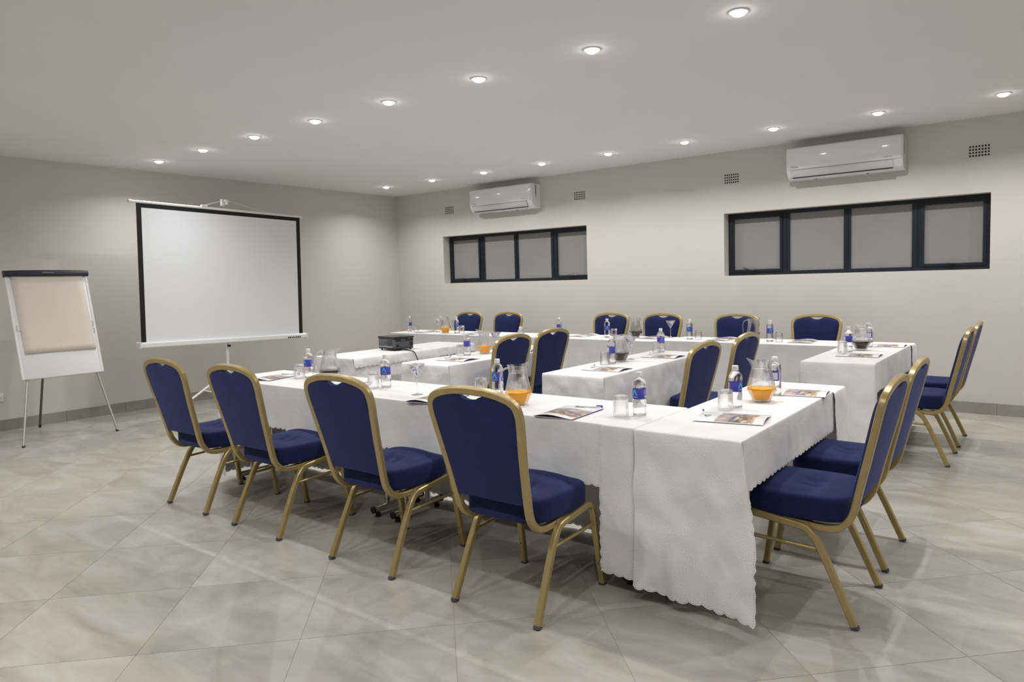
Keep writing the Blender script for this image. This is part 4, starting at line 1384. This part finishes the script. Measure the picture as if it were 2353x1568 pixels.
martini(5.315, -1.075, 'martini glass in front of the fourth chair on the window wall row', 'in front of the fourth wall chair', 5)
bottle(5.594, -1.215, -0.4, 'water bottle right of the martini glass on the window wall row')
tumbler(5.672, -1.185, 'upturned tumbler right of the martini glass on the window wall row')
brochure(5.900, -1.110, PI - 0.05, 'brochure in front of the fifth chair on the window wall row', '', False)
jug(6.172, -1.020, 'berry', math.radians(200), 'glass jug in front of the fifth chair on the window wall row')
bottle(6.396, -1.195, 0.15, 'water bottle left of the rightmost wall chair')
tumbler(6.475, -1.175, 'rightmost upturned tumbler on the window wall row')
brochure(6.675, -1.110, PI + 0.06, 'brochure in front of the rightmost wall chair', '', False)

# ================================================================== projector
PX, PY, PROT = 3.405, -3.155, math.radians(-6)
def build_projector():
    t = thing('projector', 'grey and black projector with vents on the short-clothed table', 'projector', (PX, PY, ZT), PROT)
    hx, hy = 0.134, 0.117
    b1 = MB(); b1.bbox(-hx, hx, -hy, hy, 0.022, 0.118, 0.022, 4); smooth_by_angle(b1.obj('body', 'projgrey', t), 35)
    lid = MB(); lid.bbox(-hx - 0.002, hx + 0.002, -hy - 0.002, hy + 0.002, 0.112, 0.134, 0.010, 3); lo = smooth_by_angle(lid.obj('lid', 'projdark', t), 35)
    bs = MB(); bs.bbox(-hx + 0.004, hx - 0.004, -hy + 0.004, hy - 0.004, 0.012, 0.030, 0.008, 2); bs.obj('base', 'projdark', t)
    tr2 = MB(); tr2.bbox(-hx + 0.02, hx - 0.03, -hy - 0.0025, -hy + 0.004, 0.030, 0.041, 0.002, 1); tr2.obj('silver_strip', 'projsilver', t)
    for x0 in (0.022, 0.064):
        g = MB(); g.box(x0, x0 + 0.038, -hy - 0.0012, -hy + 0.003, 0.048, 0.100); gp = g.obj('vent_grille', 'projdark', t)
        for k in range(7):
            s = MB(); s.box(x0 + 0.002, x0 + 0.036, -hy - 0.0026, -hy - 0.0008, 0.051 + k*0.007, 0.0545 + k*0.007); s.obj('vent_slat', 'projgrey', gp)
    sc = MB(); sc.tube([(0.0, -hy - 0.0015, 0.074), (0.0, -hy + 0.003, 0.074)], 0.006, 10); sc.obj('sensor_dot', 'projdark', t)
    io = MB(); io.bbox(hx - 0.004, hx + 0.0022, -hy + 0.018, hy - 0.01, 0.086, 0.108, 0.002, 1); ip = io.obj('port_strip', 'projdark', t)
    for y0 in (-0.03, -0.004):
        p = MB(); p.tube([(hx + 0.002, y0, 0.097), (hx + 0.0045, y0, 0.097)], 0.0065, 12); p.obj('port', 'projsilver', ip)
    bd = MB(); bd.box(hx + 0.0, hx + 0.003, 0.045, 0.075, 0.110, 0.114); bd.obj('badge', 'projsilver', t)
    sp = MB(); sp.box(hx - 0.002, hx + 0.0012, hy - 0.055, hy - 0.02, 0.036, 0.078); sp.obj('speaker_grille', 'projdark', t)
    inl = MB(); inl.bbox(hx - 0.004, hx + 0.004, -hy + 0.022, -hy + 0.052, 0.036, 0.058, 0.002, 1); inl.obj('power_inlet', 'projdark', t)
    ln = MB(); ln.tube([(-hx + 0.004, 0.045, 0.07), (-hx - 0.016, 0.045, 0.07)], 0.034, 20); lb = ln.obj('lens_barrel', 'projdark', t, True)
    lg = MB(); lg.tube([(-hx - 0.015, 0.045, 0.07), (-hx - 0.0175, 0.045, 0.07)], 0.027, 20); lg.obj('lens_glass', 'chrome', lb)
    for k in range(8):
        bt = MB(); bt.lathe([(0.0005, 0.1365), (0.004, 0.136), (0.0045, 0.133)], 10, -0.08 + 0.018*k, hy - 0.03); bt.obj('button', 'projsilver', lo)
    for x, y in ((-hx + 0.03, -hy + 0.025), (-hx + 0.03, hy - 0.025), (hx - 0.03, -hy + 0.025), (hx - 0.03, hy - 0.025)):
        ft = MB(); ft.lathe([(0.008, 0.0), (0.010, 0.002), (0.008, 0.014)], 10, x, y, capb=True); ft.obj('foot', 'black', t)
    c = MB()
    Mx = Matrix.Translation((PX, PY, ZT)) @ Matrix.Rotation(PROT, 4, 'Z')
    p0 = Mx @ Vector((hx + 0.006, -hy + 0.037, 0.047))
    pts = [p0, p0 + Vector((0.03, 0.006, -0.004)), Vector((3.60, -3.235, ZT + 0.012)), Vector((3.655, -3.215, ZT + 0.004)), Vector((3.705, -3.195, TOP - 0.014)), Vector((3.742, -3.185, 0.60)), Vector((3.735, -3.19, 0.35)), Vector((3.74, -3.21, 0.06)), Vector((3.76, -3.26, 0.006)), Vector((3.9, -3.4, 0.005))]
    c.tube(spline(pts, 6), 0.0045, 8)
    o = c.obj('power_cord', 'black', None, True)
    tag(o, 'black power cord hanging from the projector over the table edge', 'cord')
build_projector()
